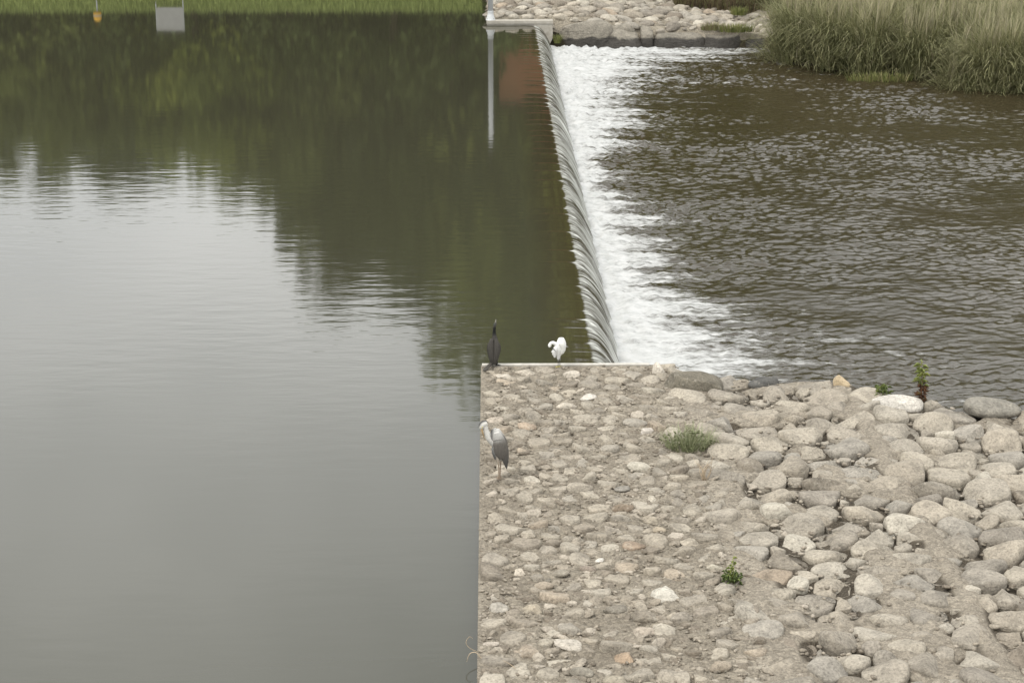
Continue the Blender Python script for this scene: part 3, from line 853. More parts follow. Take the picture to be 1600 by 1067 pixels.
# rock ledge at the far water line: (px0, px1, top py, depth offset, label)
LEDGE = [(868, 951, 38, .0, 'broad pale slab rock right beside the far abutment, dark wet foot'),
         (952, 991, 41, .35, 'small upper rock resting between two ledge slabs above the foam'),
         (929, 1004, 53, -.15, 'wide rounded ledge rock, second from the far abutment, above white water'),
         (1000, 1018, 47, .1, 'narrow upright rock wedged in the middle of the far ledge'),
         (1016, 1097, 57, .0, 'long flat slab in the middle of the far rock ledge'),
         (1096, 1166, 59, .0, 'low dark ledge rock right of the long flat slab'),
         (1160, 1214, 66, -.05, 'lowest dark rock of the far ledge, next to the reeds')]
for i, (p0, p1, ty, dy, lab) in enumerate(LEDGE):
    dep = PITCH + math.atan((ty - CY) / FPX)
    Yc = 84.75 + dy
    zt = 11 - (Yc) * math.tan(dep)
    s = (ty + 376.5) * math.cos(PITCH) / (11 - zt)
    x0, x1 = (p0 - VPX) / s, (p1 - VPX) / s
    me = stone_mesh('ledge_rock', 600 + i, cuts=5, depth=(.84, 1.02), aspect=(1, 1, 1), rough=.025, box=.42, sharp=.4)
    me.materials.append(M['ledge'])
    o = bpy.data.objects.new('ledge_rock', me); COL.objects.link(o)
    zb = -1.75 if i not in (1,) else zt - .5
    o.matrix_world = mx((x0 + x1) / 2, Yc + .45, (zt + zb) / 2 + .03, (x1 - x0) / 2 * 1.10, .62 if i != 1 else .4, (zt - zb) / 2 * 1.12, random.uniform(-.06, .06), 0, random.uniform(-.04, .04))
    k = .8 if i > 3 else .92
    o.color = (.27 * k, .245 * k, .20 * k, 1)
    tag(o, lab, 'rock')

# ------------------------------------------------------------------ grass and reed builders
def blades(base, length, az, lean0, lean1, width, tint, nseg=5, taper=.8):
    n = len(base); s = np.linspace(0, 1, nseg + 1)
    th = lean0[:, None] + (lean1 - lean0)[:, None] * s[None, :] ** 1.4
    ds = length[:, None] / nseg
    rr = np.concatenate([np.zeros((n, 1)), np.cumsum(np.sin(th[:, :-1]) * ds, 1)], 1)
    zz = np.concatenate([np.zeros((n, 1)), np.cumsum(np.cos(th[:, :-1]) * ds, 1)], 1)
    dx, dy = np.cos(az), np.sin(az)
    C = np.stack([base[:, 0:1] + rr * dx[:, None], base[:, 1:2] + rr * dy[:, None], base[:, 2:3] + zz], -1)
    tw = RNG.uniform(-.7, .7, n)
    wv = np.stack([-np.sin(az + tw), np.cos(az + tw), np.zeros(n)], -1)
    wd = width[:, None] * (1 - s[None, :] * .92) ** taper / 2
    A = C - wv[:, None, :] * wd[..., None]; B = C + wv[:, None, :] * wd[..., None]
    V = np.stack([A, B], 2).reshape(-1, 3)
    i = (np.arange(n) * (nseg + 1) * 2)[:, None] + (np.arange(nseg) * 2)[None, :]
    F = np.stack([i, i + 1, i + 3, i + 2], -1).reshape(-1, 4)
    T = np.clip(tint[:, None] + .06 * s[None, :], 0, 1)
    return V, F, np.repeat(T[..., None], 2, 2).ravel()
def cat(parts_):
    Vs, Fs, Ts, n = [], [], [], 0
    for V, F, T in parts_:
        Vs.append(V); Fs.append(F + n); Ts.append(T); n += len(V)
    return np.concatenate(Vs), np.concatenate(Fs), np.concatenate(Ts)
def reed_tufts(tufts, nb, plume=.10, gz=None):
    """tufts: (x, y, radius, height) -> blades and plumes arrays"""
    P, Q = [], []
    for (x, y, r, h) in tufts:
        n = int(nb * r * r / .5)
        a = RNG.uniform(0, 2 * np.pi, n); q = r * .55 * np.sqrt(RNG.uniform(0, 1, n))
        bx, by = x + q * np.cos(a), y + q * np.sin(a)
        bz = gz(bx, by)
        az = a + RNG.normal(0, .9, n)
        L = h * RNG.uniform(.45, 1.15, n)
        l0 = np.clip(.06 + .35 * q / r + RNG.normal(0, .07, n), 0, .8)
        l1 = l0 + RNG.uniform(.5, 3.0, n)
        tint = np.clip(.12 + RNG.normal(.16, .18, n) + .16 * pn(bx * .9, by * .9, 91), 0, .8)
        P.append(blades(np.stack([bx, by, bz], -1), L, az, l0, l1, RNG.uniform(.028, .05, n), tint))
        # short drooping leaves low on the outside
        m_ = int(n * .9)
        a = RNG.uniform(0, 2 * np.pi, m_); q = r * RNG.uniform(.3, .95, m_)
        bx, by = x + q * np.cos(a), y + q * np.sin(a)
        hz_ = gz(bx, by) + RNG.uniform(.0, .62, m_) * h * (1 - q / r * .45)
        P.append(blades(np.stack([bx, by, hz_], -1), h * RNG.uniform(.28, .55, m_), a + RNG.normal(0, .5, m_), RNG.uniform(.1, .9, m_), RNG.uniform(1.5, 2.9, m_), RNG.uniform(.03, .055, m_), np.clip(RNG.normal(.36, .2, m_), 0, .8)))
        k = int(n * plume * .3)
        if k:
            a = RNG.uniform(0, 2 * np.pi, k); q = r * .6 * np.sqrt(RNG.uniform(0, 1, k))
            bx, by = x + q * np.cos(a), y + q * np.sin(a); bz = gz(bx, by)
            az = RNG.normal(.3, .9, k); l0 = RNG.uniform(.02, .2, k)
            for j in range(5):
                L = h * RNG.uniform(.98, 1.25, k)
                Q.append(blades(np.stack([bx, by, bz + h * RNG.uniform(.42, .62, k)], -1), L * .42, az + RNG.normal(0, .35, k), l0, l0 + RNG.uniform(.2, .9, k), RNG.uniform(.015, .035, k), np.clip(RNG.normal(.70, .12, k), .45, 1)))
    return P, Q
gz_far = lambda x, y: far_h(x, y) - .02
def reed_thing(name, tufts, nb, label, plume=.10):
    P, Q = reed_tufts(tufts, nb, plume, gz_far)
    x, y = tufts[0][0], tufts[0][1]
    t = empty(name, (0, 0, 0)); tag(t, label, 'tall grass', 'tall grass clumps on the far bank')
    V, F, T = cat(P); link('leaf_blades', mesh_np('leaf_blades', V, F, {'tint': T}), M['reed'], t)
    if Q:
        V, F, T = cat(Q); link('seed_plumes', mesh_np('seed_plumes', V, F, {'tint': T}), M['reed'], t)
    return t
def tuft_row(pts, r, h, jit=.25):
    return [(x + random.uniform(-jit, jit), y + random.uniform(-jit, jit), r * random.uniform(.85, 1.15), h * random.uniform(.88, 1.1)) for x, y in pts]
reed_thing('tall_grass', tuft_row([(12.9, 82.4), (13.1, 80.7), (14.2, 78.9), (14.2, 83.2), (15.6, 80.8), (16.4, 78.8), (17.6, 79.6), (15.3, 84.8), (17.0, 83.4), (18.6, 78.2), (18.9, 81.8), (15.6, 77.6), (17.2, 76.7)], 1.25, 2.9), 300,
           'broad arching tall grass clump overhanging the river right of the rock ledge', .12)
reed_thing('tall_grass', tuft_row([(18.7, 74.3), (19.8, 73.6), (21.0, 73.5), (20.0, 76.2), (21.6, 75.8), (19.0, 76.8), (21.0, 78.0), (22.4, 77.6)], 1.25, 2.7), 300,
           'rounded tall grass clump jutting farthest into the river', .10)
reed_thing('tall_grass', tuft_row([(22.5, 73.6), (23.7, 73.4), (24.9, 73.2), (23.4, 76.2), (24.8, 76.6), (26.2, 75.0), (26, 78)], 1.25, 2.8), 300,
           'tall grass clump cut off by the right edge of the picture', .10)
bt = []
for k in range(120):
    x, y = RNG.uniform(12.5, 34), RNG.uniform(79, 101)
    if y < np.interp(x, EXF, EYF) + 5.2 or (x < 14.5 and y < 86): continue
    if x < 13.0 + max(0, 93 - y) * .1 and y < 91: continue
    bt.append((x, y, RNG.uniform(.95, 1.3), RNG.uniform(1.7, 2.5)))
P, Q = reed_tufts(bt, 120, .10, gz_far)
V, F, T = cat(P + Q)
tag(link('grass_thicket', mesh_np('grass_thicket', V, F, {'tint': np.clip(T, 0, 1)}), M['reed']), 'thick tall grass filling the bank behind the front clumps', 'tall grass', kind='stuff')

def low_tuft(name, cx, cy, cz, r, h, n, mat, label, cat_, tint=(.5, .2), width=.02, ry=None):
    a = RNG.uniform(0, 2 * np.pi, n); q = np.sqrt(RNG.uniform(0, 1, n))
    bx, by = r * q * np.cos(a), (ry or r) * q * np.sin(a)
    V, F, T = blades(np.stack([bx, by, np.zeros(n)], -1), h * RNG.uniform(.6, 1.15, n), a + RNG.normal(0, .6, n), np.clip(.2 * q + RNG.normal(.1, .1, n), 0, 1),
                     RNG.uniform(.4, 1.5, n), np.full(n, width), np.clip(RNG.normal(*tint, n), 0, 1))
    o = link(name, mesh_np(name, V, F, {'tint': T}), mat); o.location = (cx, cy, cz)
    return tag(o, label, cat_)
g = at(1378, 127, -1.1)
low_tuft('waterside_sedge', g.x, g.y + .5, -1.2, 1.3, .36, 420, M['sedge'], 'low yellow-green sedge at the waterline between the two big grass clumps', 'sedge', (.5, .3), .03, .45)
g = at(1150, 50, -.5)
low_tuft('grass_tuft', g.x, g.y, -.52, .75, .38, 420, M['sedge'], 'low yellow-green grass tuft behind small pale boulders on the far rubble', 'grass', (.45, .25), .03, .35)
g = at(1112, 48, -.5)
low_tuft('grass_tuft', g.x, g.y, -.5, .5, .36, 260, M['brush'], 'small brownish grass tuft at the left of the low green tuft on the far rubble', 'grass', (.75, .2), .03, .3)
g = at(1153, 24, -.3)
low_tuft('grass_tuft', g.x, g.y, -.32, .35, .42, 200, M['sedge'], 'small green grass tuft standing alone high on the far rubble slope', 'grass', (.4, .2), .03, .25)
low_tuft('weed_tuft', 3.0, 84.5, -.95, .14, .42, 90, M['sedge'], 'tiny green weed in the gap between abutment and first ledge rock', 'weed', (.45, .2), .03, .1)
# brown brush along the top of the rubble
n = 3800
bx = RNG.uniform(8.8, 14.5, n); by = RNG.uniform(90.6, 95.5, n) - .12 * (bx - 9); by = np.maximum(by, 91.6 - .28 * (bx - 9))
V, F, T = blades(np.stack([bx, by, far_h(bx, by)], -1), RNG.uniform(.5, 1.3, n), RNG.uniform(0, 6.28, n), RNG.uniform(0, .4, n), RNG.uniform(.5, 1.8, n), RNG.uniform(.03, .06, n), np.clip(RNG.normal(.5, .3, n), 0, 1))
tag(link('brown_brush', mesh_np('brown_brush', V, F, {'tint': T}), M['brush']), 'dry brown scrub along the top of the far rubble slope', 'scrub', kind='stuff')

# ------------------------------------------------------------------ pool bank seen in reflection
n = 26000
bx = RNG.uniform(-34, -.4, n); by = RNG.uniform(96.2, 102, n)
V, F, T = blades(np.stack([bx, by, far_h(bx, by)], -1), RNG.uniform(.25, .75, n), RNG.uniform(0, 6.28, n), RNG.uniform(0, .3, n), RNG.uniform(.4, 1.3, n), RNG.uniform(.04, .08, n), np.clip(RNG.normal(.5, .22, n), 0, 1), nseg=3)
tag(link('bank_grass', mesh_np('bank_grass', V, F, {'tint': T}), M['lawn']), 'bright green grass of the pool bank, seen as a strip of reflection', 'grass', kind='stuff')

g_sign = -16.05
sg = empty('sign_board', (g_sign, 97.3, -.2))
tag(sg, 'plain grey sign board on two posts, mirrored upside down in the pool', 'sign')
part('panel', MB().box(-.68, .68, -.03, .0, .80, 1.97), M['sign_grey'], sg)
for s in (-1, 1): part('post', MB().tube([(s * .68, .03, -.2), (s * .68, .03, 1.97)], [.03, .03], 8), M['galvanised'], sg)
part('rail', MB().box(-.70, .70, .002, .05, 1.88, 1.96), M['galvanised'], sg)
yl = empty('yellow_lamp_post', (-19.68, 97.3, -.32))
tag(yl, 'small yellow box on a thin grey post, mirrored in the pool at top left', 'marker')
part('post', MB().tube([(0, 0, -.2), (0, 0, 1.2)], [.035, .035], 8), M['galvanised'], yl)
lb = part('lamp_box', MB().tube([(0, 0, 1.12), (0, 0, 1.16), (0, 0, 1.5), (0, 0, 1.58)], [.12, .2, .2, .1], 12), M['yellow'], yl)
part('band', MB().tube([(0, 0, 1.28), (0, 0, 1.36)], [.207, .207], 12), M['sign_grey'], lb)

bh = empty('pump_house', (3.4, 106, .2))
tag(bh, 'orange-brown building seen only as a warm patch mirrored beside the weir crest', 'building')
part('wall', MB().box(-2.85, 3.4, 0, 5, -.5, 6.7), M['brick'], bh)
part('roof', MB().box(-2.9, 3.6, -.05, 5.2, 6.7, 6.85), M['roof'], bh)

# leaf clouds
def leaf_cloud(centers, rad, per, size, tint, flat=.8):
    k = len(centers); n = k * per
    c = np.repeat(centers, per, 0); t = np.repeat(tint, per)
    d = RNG.normal(size=(n, 3)); d /= np.linalg.norm(d, axis=1)[:, None]
    rr = np.repeat(rad, per) * RNG.uniform(.25, 1.0, n) ** .5
    p = c + d * rr[:, None] * np.array([1, 1, flat])
    a = RNG.normal(size=(n, 3)); a /= np.linalg.norm(a, axis=1)[:, None]
    b = np.cross(a, RNG.normal(size=(n, 3))); b /= np.linalg.norm(b, axis=1)[:, None]
    s = size * RNG.uniform(.6, 1.3, n)[:, None]
    V = np.stack([p - a * s, p + b * s * .55, p + a * s, p - b * s * .55], 1).reshape(-1, 3)
    F = np.arange(n * 4).reshape(-1, 4)
    return V, F, np.repeat(np.clip(t + RNG.normal(0, .08, n), 0, 1), 4)
def crown_mesh(seed, per=130, k=100):
    r = np.random.default_rng(seed)
    d = r.normal(size=(k, 3)); d /= np.linalg.norm(d, axis=1)[:, None]
    q = r.uniform(.25, 1, k) ** .45
    c = d * q[:, None] * np.array([.42, .42, .42]) * (1 + .25 * np.sin(d @ r.normal(size=3) * 3))[:, None]
    c[:, 2] += .58
    V, F, T = leaf_cloud(c, r.uniform(.09, .17, k), per, .022, r.uniform(.15, .85, k))
    return mesh_np('crown', V, F, {'tint': T})
CROWNS = [crown_mesh(700 + i) for i in range(4)]
for c in CROWNS: c.materials.append(M['leaf'])
def trunk_mesh(seed):
    r = random.Random(seed); mb_ = MB()
    mb_.tube([(0, 0, -.03), (.005, 0, .1), (.012, .004, .3), (.0, .0, .55), (.0, 0, .8)], [.03, .022, .018, .012, .004], 8)
    for k in range(6):
        a = r.uniform(0, 6.28); z = r.uniform(.22, .5); L = r.uniform(.2, .32)
        mb_.tube([(0.006, 0, z), (L * .5 * math.cos(a), L * .5 * math.sin(a), z + L * .35), (L * math.cos(a), L * math.sin(a), z + L * .8)], [.010, .007, .002], 6)
    return mb_.mesh('trunk')
TRUNKS = [trunk_mesh(i) for i in range(3)]
for t in TRUNKS: t.materials.append(M['bark'])
TREES = [(-46, 108, 11), (-40, 112, 12), (-34, 106, 10.5), (-29, 109, 11), (-24.5, 105, 9.8), (-20, 108, 11), (-16.2, 106, 10.8), (-13.9, 110, 11.2), (-10.9, 106, 13.0), (-8.0, 109, 15.8),
         (-5.2, 106, 17.9), (-2.2, 108, 18.2), (.6, 117, 22.3), (4.2, 119, 25), (8, 116, 25), (9.5, 108, 22), (14, 112, 22), (19, 108, 20), (24.5, 112, 20), (30, 107, 19), (36, 110, 20), (43, 106, 19), (51, 108, 19), (60, 105, 19)]
for i, (x, y, h) in enumerate(TREES):
    t = empty('bank_tree', (x, y, float(far_h(np.array([x]), np.array([y]))[0]) - .1), random.uniform(0, 6.28))
    refl = x < 2
    tag(t, 'green bank tree seen only as a dark mirror image in the still pool' if refl else 'tall dark tree beyond the frame darkening the river surface with its reflection', 'tree', 'trees mirrored in the pool' if refl else 'trees behind the reeds')
    wdt = h * random.uniform(.85, 1.0) * (1 if h < 12 else .72)
    for nm, me in (('crown', CROWNS[i % 4]), ('trunk', TRUNKS[i % 3])):
        o = bpy.data.objects.new(nm, me); COL.objects.link(o); o.parent = t
        o.scale = (wdt, wdt, h)
# thicket under the trees
k = 260
c = np.stack([RNG.uniform(-50, 60, k), RNG.uniform(103, 107, k), RNG.uniform(1.6, 5.0, k)], -1)
c = c[~((c[:, 0] > .2) & (c[:, 0] < 7.5) & (c[:, 2] > 3.4))]
c = np.concatenate([c, np.stack([RNG.uniform(-.5, 8.5, 70), RNG.uniform(102.5, 104.5, 70), RNG.uniform(.6, 3.6, 70)], -1)])
V, F, T = leaf_cloud(c, RNG.uniform(.8, 1.6, len(c)), 110, .17, RNG.uniform(.1, .9, len(c)))
tag(link('undergrowth', mesh_np('undergrowth', V, F, {'tint': T}), M['shrub']), 'green undergrowth below the bank trees, mirrored in the pool', 'shrubs', kind='stuff')
k = 900
c = np.stack([RNG.uniform(-60, 75, k), RNG.uniform(113, 120, k), RNG.uniform(1, 9, k)], -1)
c = c[c[:, 2] < 5 + 5 * sstep(-14, 0, c[:, 0])]
V, F, T = leaf_cloud(c, RNG.uniform(1.4, 2.6, len(c)), 90, .30, RNG.uniform(0, .5, len(c)))
tag(link('dark_woodland', mesh_np('dark_woodland', V, F, {'tint': T}), M['leaf']), 'dark woodland mass behind the bank trees, mirrored in the pool', 'woodland', kind='stuff')

# ------------------------------------------------------------------ small plants on the near stones
def leaf_quads(mb_, p, d, L, w, tint, droop=.3):
    d = Vector(d).normalized(); s = d.cross(Vector((0, 0, 1))).normalized()
    p = Vector(p); m_ = p + d * L * .5 + Vector((0, 0, .02)); e = p + d * L - Vector((0, 0, droop * L))
    mb_.add([p, m_ - s * w / 2, m_ + s * w / 2, e], [(0, 1, 3), (0, 3, 2)], tint)
def weed(name, loc, h, nleaf, label, tint_of, leaf=(.16, .035), lean=(0, 0), nst=1, spread=.05):
    t = empty(name, loc); tag(t, label, 'weed')
    for k in range(nst):
        ox, oy = random.uniform(-spread, spread), random.uniform(-spread, spread)
        hh = h * random.uniform(.7, 1) if k else h
        tip = Vector((ox + lean[0] * hh + random.uniform(-.05, .05), oy + lean[1] * hh, hh))
        mid = Vector((ox + lean[0] * hh * .3 + random.uniform(-.02, .02), oy, hh * .5))
        st = MB(); st.tube([(ox, oy, -.05), mid, tip], [.010, .008, .003], 6, tint_of(.1))
        link('stem', st.mesh('stem'), M['weed'], t)
        lf = MB()
        for j in range(nleaf):
            f = random.uniform(.08, 1)
            p = (mid * (f / .5) + Vector((ox, oy, 0)) * (1 - f / .5)) if f < .5 else mid.lerp(tip, (f - .5) / .5)
            a = random.uniform(0, 6.28)
            leaf_quads(lf, p, (math.cos(a), math.sin(a), random.uniform(.0, .8)), leaf[0] * random.uniform(.6, 1.2), leaf[1], tint_of(f))
        o = link('leaves', lf.mesh('leaves'), M['weed'], t)
        o['kind'] = 'stuff'
    return t
g = at(1440, 632)
weed('tall_weed', (g.x, g.y, g.z - .05), .80, 60, 'tall weed with green top and reddish dry lower leaves at the water edge', lambda f: (.62 + random.uniform(-.12, .1)) if f > .55 else random.uniform(.82, 1.0), (.15, .035), (-.06, 0), 2, .03)
g = at(1370, 622)
weed('low_weed', (g.x, g.y, -.08), .30, 26, 'small sprawling green weed behind the whitish flat rock', lambda f: random.uniform(.3, .6), (.16, .022), (.1, 0), 3, .16)
g = at(1140, 912)
weed('rosette_weed', (g.x, g.y, 0), .40, 16, 'yellow-green weed stalk with dark leafy base beside round cobbles', lambda f: random.uniform(.5, .72), (.08, .022), (0, 0), 2, .04)
lf = MB()
for j in range(130):
    a = random.uniform(0, 6.28); q = random.uniform(0, .11)
    leaf_quads(lf, (q * math.cos(a), q * math.sin(a) * 1.3, random.uniform(0, .13)), (math.cos(a), math.sin(a), random.uniform(.1, .9)), .07, .03, random.uniform(.1, .5))
rw = [o for o in COL.objects if o.name == 'rosette_weed'][0]
o = link('base_leaves', lf.mesh('base_leaves'), M['weed'], rw); o['kind'] = 'stuff'
# bushy tuft
g = at(1073, 702)
t = empty('bushy_tuft', g); tag(t, 'grey-green bushy tuft growing where the mortared stones meet the cobbles', 'plant')
n = 420
a = RNG.uniform(0, 6.28, n); q = np.sqrt(RNG.uniform(0, 1, n))
V, F, T = blades(np.stack([.36 * q * np.cos(a), .22 * q * np.sin(a), np.zeros(n)], -1), RNG.uniform(.14, .48, n), a + RNG.normal(0, .7, n), np.clip(.5 * q + RNG.normal(.1, .15, n), 0, 1.2), RNG.uniform(.3, 1.6, n), RNG.uniform(.008, .02, n), np.clip(RNG.normal(.45, .22, n), 0, 1))
link('blades', mesh_np('blades', V, F, {'tint': T}), M['tuft'], t)['kind'] = 'stuff'
lf = MB()
for j in range(210):
    a_ = random.uniform(0, 6.28); q_ = random.uniform(0, 1) ** .6
    leaf_quads(lf, (.48 * q_ * math.cos(a_), .30 * q_ * math.sin(a_), random.uniform(.03, .33) * (1.1 - q_ * .6)), (random.uniform(-1, 1), random.uniform(-1, 1), random.uniform(0, 1)), random.uniform(.05, .10), .014, random.uniform(.2, .9))
link('leaves', lf.mesh('leaves'), M['tuft'], t)['kind'] = 'stuff'
# dry twigs and stalks
def stalks(name, loc, lines, label, rad=.006):
    mb_ = MB()
    for L in lines:
        P_, r_ = catmull(L, [rad] * (len(L) - 1) + [rad * .4], 5)
        mb_.tube(P_, [r[0] for r in r_], 5, random.uniform(.3, 1))
    o = link(name, mb_.mesh(name), M['dry']); o.location = loc
    return tag(o, label, 'dry stalk')
g = at(1098, 752)
stalks('dry_sprig', g, [[(random.uniform(-.05, .05), 0, -.02), (random.uniform(-.1, .1), random.uniform(-.08, .08), .16), (random.uniform(-.2, .2), random.uniform(-.1, .1), random.uniform(.25, .42))] for k in range(14)], 'thin brown dry sprig below the bushy tuft', .004)
g = at(745, 1030)
stalks('dry_stalk', (g.x, g.y, 0), [[(.03, 0, .0), (-.05, 0, .10), (-.13, 0, .08), (-.17, -.02, -.02)]], 'pale bent dry stalk arching over the water near the lower edge of the apron', .006)
g = at(744, 1012)
stalks('dry_stalk', (g.x, g.y, -.02), [[(.02, 0, -.05), (-.12, .0, .02), (-.17, .0, .10), (-.13, .02, .17), (-.08, .02, .15)]], 'upper hooked dry stalk leaning over the still pool', .004)
g = at(793, 1052)
stalks('dry_stalk', (g.x, g.y, .05), [[(.06, 0, .02), (0, .05, .05), (-.10, .12, .08)]], 'short dry stalk lying among the mortared stones at the bottom', .005)

# ------------------------------------------------------------------ birds
def fuse(name, pieces, voxel=.007, smooth=4):
    """pieces: (points, radii, colour, side) -> one continuous surface coloured by its nearest piece"""
    mb_ = MB(); samp, sc_, scol = [], [], []
    for (pts_, rad_, c_, *sd) in pieces:
        P_, r_ = catmull(pts_, rad_, 6)
        V, F = tube(P_, r_, 14, sd[0] if sd else None)
        mb_.add(V, F)
        samp.append(P_); sc_.append([max(r) for r in r_]); scol.append([c_] * len(P_))
    o = bpy.data.objects.new('tmp', mb_.mesh('tmp')); COL.objects.link(o)
    md = o.modifiers.new('r', 'REMESH'); md.mode = 'VOXEL'; md.voxel_size = voxel
    if smooth:
        s = o.modifiers.new('s', 'SMOOTH'); s.iterations = smooth; s.factor = .5
    dg = bpy.context.evaluated_depsgraph_get(); dg.update()
    me = bpy.data.meshes.new_from_object(o.evaluated_get(dg)); me.name = name
    bpy.data.objects.remove(o)
    v = np.empty(len(me.vertices) * 3, np.float32); me.vertices.foreach_get('co', v); v = v.reshape(-1, 3)
    S_ = np.concatenate(samp); q_ = np.concatenate([np.array(x) for x in sc_]); c_ = np.concatenate([np.array(x, float) for x in scol])
    D = np.linalg.norm(v[:, None, :] - S_[None], axis=2) / q_[None]
    w_ = np.exp(-6 * (D - D.min(1)[:, None])); w_ /= w_.sum(1)[:, None]
    col = np.ones((len(v), 4), np.float32); col[:, :3] = w_ @ c_
    a_ = me.attributes.new('Col', 'FLOAT_COLOR', 'POINT'); a_.data.foreach_set('color', col.ravel())
    me.materials.clear(); me.materials.append(M['plumage'])
    return me
def toes(x, y, c, L=.055, r=.0055, face=(-1, 0)):
    fx, fy = face; out = []
    for a in (-.6, 0, .6, 3.14):
        dx, dy = fx * math.cos(a) - fy * math.sin(a), fx * math.sin(a) + fy * math.cos(a)
        l = L * (.6 if a == 3.14 else 1)
        out.append(([(x, y, .012), (x + dx * l * .6, y + dy * l * .6, .011), (x + dx * l, y + dy * l, .004)], [r, r, r * .6], c))
    return out
WHT, GRY, BLK = (.46, .445, .41), (.098, .089, .078), (.022, .022, .024)
LEG = (.22, .17, .125)
# grey heron
g = at(775, 750)
hr = empty('grey_heron', (g.x, g.y, .02)); hr.scale = (1.06, 1.06, 1.0); tag(hr, 'grey heron preening with its bill down on the edge of the stone apron', 'heron')
body = [([(-.05, 0, .76), (-.03, 0, .66), (.01, 0, .54), (.03, 0, .42), (.04, 0, .33)], [(.05, .05), (.075, .085), (.085, .10), (.065, .075), (.03, .03)], (.36, .355, .335)),
        ([(-.06, -.01, .62), (-.13, -.02, .70), (-.175, -.015, .80), (-.19, -.01, .87), (-.205, -.01, .915)], [.07, .058, .043, .037, .036], WHT),
        ([(-.165, -.01, .945), (-.215, -.012, .925), (-.25, -.015, .88), (-.255, -.02, .85)], [(.03, .034), (.043, .05), (.036, .04), (.02, .022)], WHT),
        ([(-.17, -.01, .985), (-.235, -.012, .972), (-.275, -.014, .925), (-.283, -.014, .875)], [(.016, .012), (.024, .014), (.026, .014), (.014, .010)], BLK),
        ([(-.08, -.03, .54), (-.065, -.04, .45), (-.045, -.04, .35)], [.028, .030, .014], BLK),
        ([(.0, -.03, .43), (-.005, -.03, .34), (.0, -.03, .28)], [.042, .026, .014], (.34, .29, .23)),
        ([(.045, .03, .43), (.04, .03, .34), (.035, .03, .28)], [.042, .026, .014], (.34, .29, .23)),
        ([(.0, -.03, .29), (.006, -.03, .18), (.004, -.03, .01)], [.012, .0105, .010], LEG),
        ([(.035, .03, .29), (.03, .03, .18), (.022, .03, .01)], [.012, .0105, .010], LEG)]
body += toes(.004, -.03, LEG, .075, .007) + toes(.022, .03, LEG, .075, .007)
hb = link('body', fuse('heron_body', body, .0065, 3), parent=hr)
for sgn in (-1, 1):
    wing = [([(-.03, 0, .815), (-.012, 0, .75), (.0, 0, .69)], [(.045, .045), (.055, .072), (.05, .085)], (.42, .41, .385)),
            ([(-.005, 0, .72), (.025, 0, .60), (.045, 0, .48), (.075, 0, .38)], [(.045, .085), (.05, .108), (.048, .102), (.03, .065)], GRY),
            ([(.075, 0, .45), (.10, 0, .35), (.115, 0, .26), (.122, 0, .20)], [(.03, .06), (.022, .048), (.014, .026), (.005, .008)], (.06, .057, .052)),
            ([(.135, 0, .52), (.142, 0, .42), (.138, 0, .30)], [(.02, .012), (.02, .014), (.012, .012)], (.045, .045, .045)),
            ([(-.03, 0, .835), (-.082, 0, .80), (-.098, 0, .73), (-.09, 0, .68)], [.014, .022, .022, .010], BLK)]
    wing = [([(p[0], p[1] * 1 + sgn * (.055 + .015 * (p[2] < .7)), p[2]) for p in P_], r_, c_) for P_, r_, c_ in wing]
    link('wing', fuse('heron_wing', wing, .0065, 2), parent=hr)
def cone(name, a, b, r0, col, parent):
    V, F = tube([a, Vector(a).lerp(Vector(b), .5), b], [r0, r0 * .62, r0 * .12], 8)
    me = bpy.data.meshes.new(name); me.from_pydata(V.tolist(), [], F)
    at_ = me.attributes.new('Col', 'FLOAT_COLOR', 'POINT'); at_.data.foreach_set('color', np.tile([*col, 1], len(V)).astype(np.float32))
    return link(name, me, M['plumage'], parent)
def ball(name, p, r, col, parent):
    bm = bmesh.new(); bmesh.ops.create_icosphere(bm, subdivisions=2, radius=r, matrix=Matrix.Translation(p))
    me = bpy.data.meshes.new(name); bm.to_mesh(me); bm.free()
    at_ = me.attributes.new('Col', 'FLOAT_COLOR', 'POINT'); at_.data.foreach_set('color', np.tile([*col, 1], len(me.vertices)).astype(np.float32))
    return link(name, me, M['plumage'], parent)
cone('beak', (-.25, -.045, .865), (-.205, -.075, .69), .015, (.24, .17, .09), hb)
ball('eye', (-.238, -.052, .895), .008, (.5, .4, .05), hb)
# cormorant
g = at(768.5, 573.5)
co = empty('cormorant', (g.x, g.y, .025)); tag(co, 'black-brown cormorant standing upright on the apron corner with neck stretched', 'cormorant')
CB, CK = (.034, .031, .027), (.010, .010, .010)
body = [([(-.02, .0, .05), (-.015, .01, .14), (-.01, .02, .28), (.0, .03, .42), (.015, .05, .52), (.015, .07, .57)], [(.05, .05), (.085, .085), (.10, .115), (.09, .10), (.06, .06), (.035, .035)], CB),
        ([(.012, .06, .53), (.008, .09, .62), (.010, .09, .70), (.018, .09, .765)], [.048, .033, .027, .026], CK),
        ([(.012, .08, .755), (.024, .095, .79), (.033, .105, .82)], [.026, .031, .020], (.05, .048, .042)),
        ([(-.05, -.02, .09), (-.055, .01, .02)], [.03, .016], CK), ([(.05, -.02, .09), (.055, .01, .02)], [.03, .016], CK)]
body += toes(-.055, .01, CK, .09, .009, (.3, 1)) + toes(.055, .01, CK, .09, .009, (.6, .8))
cb = link('body', fuse('cormorant_body', body, .0075, 3), parent=co)
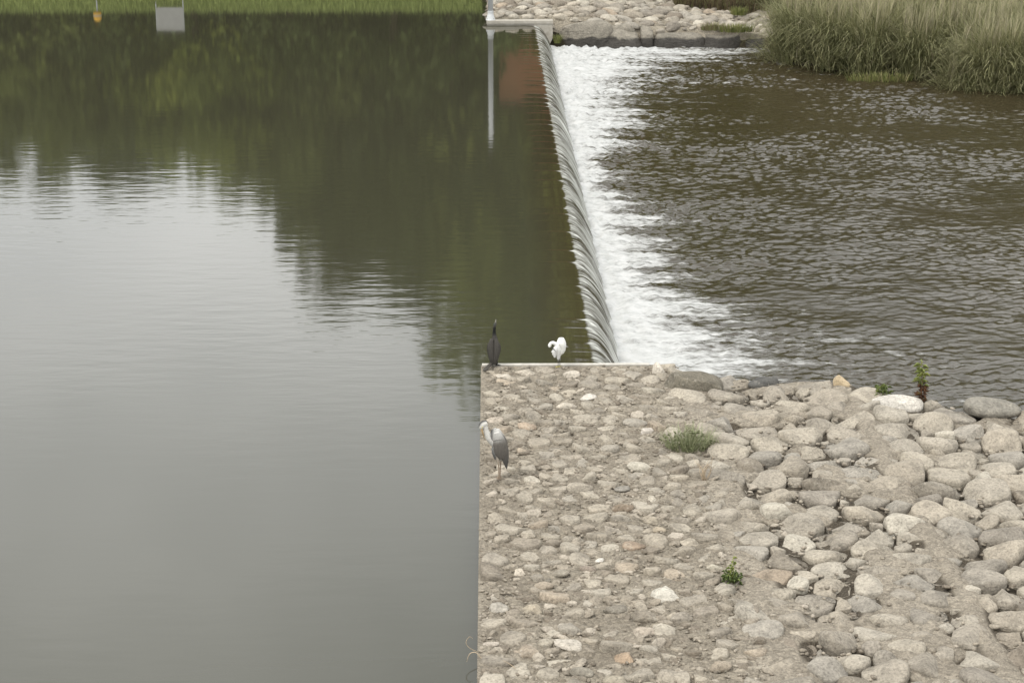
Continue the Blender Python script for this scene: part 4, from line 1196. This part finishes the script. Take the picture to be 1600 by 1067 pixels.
for sgn in (-1, 1):
    wing = [([(sgn * .035, -.035, .54), (sgn * .052, -.06, .43), (sgn * .05, -.08, .30), (sgn * .036, -.09, .17), (sgn * .02, -.09, .05)], [(.035, .035), (.05, .058), (.05, .06), (.04, .05), (.012, .02)], (.05, .046, .04)),
            ([(sgn * .095, -.03, .45), (sgn * .108, -.035, .34), (sgn * .085, -.055, .2)], [.022, .026, .014], (.028, .025, .021))]
    link('wing', fuse('cormorant_wing', wing, .0075, 2), parent=co)
link('tail', fuse('cormorant_tail', [([(-.05, -.06, .07), (-.11, -.19, .045), (-.155, -.30, .03), (-.19, -.38, .02)], [(.035, .02), (.045, .012), (.05, .010), (.03, .008)], (.05, .045, .038), (1, 0, 0))], .007, 1), parent=co)
cone('beak', (.033, .105, .815), (.04, .125, .885), .014, (.22, .21, .19), cb)
ball('eye', (.010, .072, .80), .007, (.03, .09, .06), cb)
# little egret
g = at(870.5, 575.5)
eg = empty('little_egret', (g.x, g.y, .02)); tag(eg, 'small white egret curled round to preen beside the concrete edging', 'egret')
EW = (.60, .60, .58)
body = [([(.035, 0, .575), (.035, 0, .52), (.035, 0, .44), (.012, 0, .35), (-.01, 0, .26), (-.02, 0, .16)], [(.042, .05), (.066, .078), (.08, .095), (.074, .088), (.045, .055), (.016, .022)], EW),
        ([(-.02, -.01, .43), (-.075, -.02, .465), (-.125, -.025, .49), (-.165, -.03, .475), (-.185, -.035, .44), (-.17, -.04, .41)], [.055, .038, .031, .030, .031, .026], EW),
        ([(-.03, -.02, .42), (-.075, -.03, .35), (-.09, -.03, .28), (-.085, -.03, .20)], [.05, .052, .038, .018], EW),
        ([(-.09, -.03, .33), (-.125, -.03, .315), (-.155, -.03, .31)], [.035, .025, .006], EW),
        ([(-.10, -.03, .30), (-.12, -.03, .27), (-.135, -.03, .255)], [.03, .02, .006], EW),
        ([(-.022, -.02, .18), (-.022, -.02, .01)], [.0075, .0075], BLK), ([(.014, .02, .22), (.014, .02, .01)], [.0075, .0075], BLK)]
YF = (.30, .26, .07)
body += toes(-.022, -.02, YF, .06, .006) + toes(.014, .02, YF, .06, .006)
eb = link('body', fuse('egret_body', body, .0058, 3), parent=eg)
for sgn in (-1, 1):
    wing = [([(-.01, sgn * .055, .475), (.04, sgn * .065, .46), (.07, sgn * .06, .39), (.055, sgn * .055, .31), (.03, sgn * .045, .26)], [(.02, .03), (.03, .05), (.03, .05), (.022, .035), (.006, .008)], (.55, .55, .52))]
    link('wing', fuse('egret_wing', wing, .006, 2), parent=eg)
cone('beak', (-.155, -.07, .425), (-.055, -.09, .325), .010, (.03, .03, .03), eb)
ball('eye', (-.163, -.068, .435), .006, (.35, .3, .05), eb)
for k in range(4):
    V, F = tube([(.09, -.03 + .02 * k, .43), (.13, -.03 + .02 * k, .425 - .01 * k), (.175 - .01 * k, -.03 + .02 * k, .41 - .012 * k)], [.004, .003, .001], 5)
    me = bpy.data.meshes.new('plume'); me.from_pydata(V.tolist(), [], F)
    at_ = me.attributes.new('Col', 'FLOAT_COLOR', 'POINT'); at_.data.foreach_set('color', np.tile([.5, .5, .48, 1], len(V)).astype(np.float32))
    link('plume', me, M['plumage'], eb)
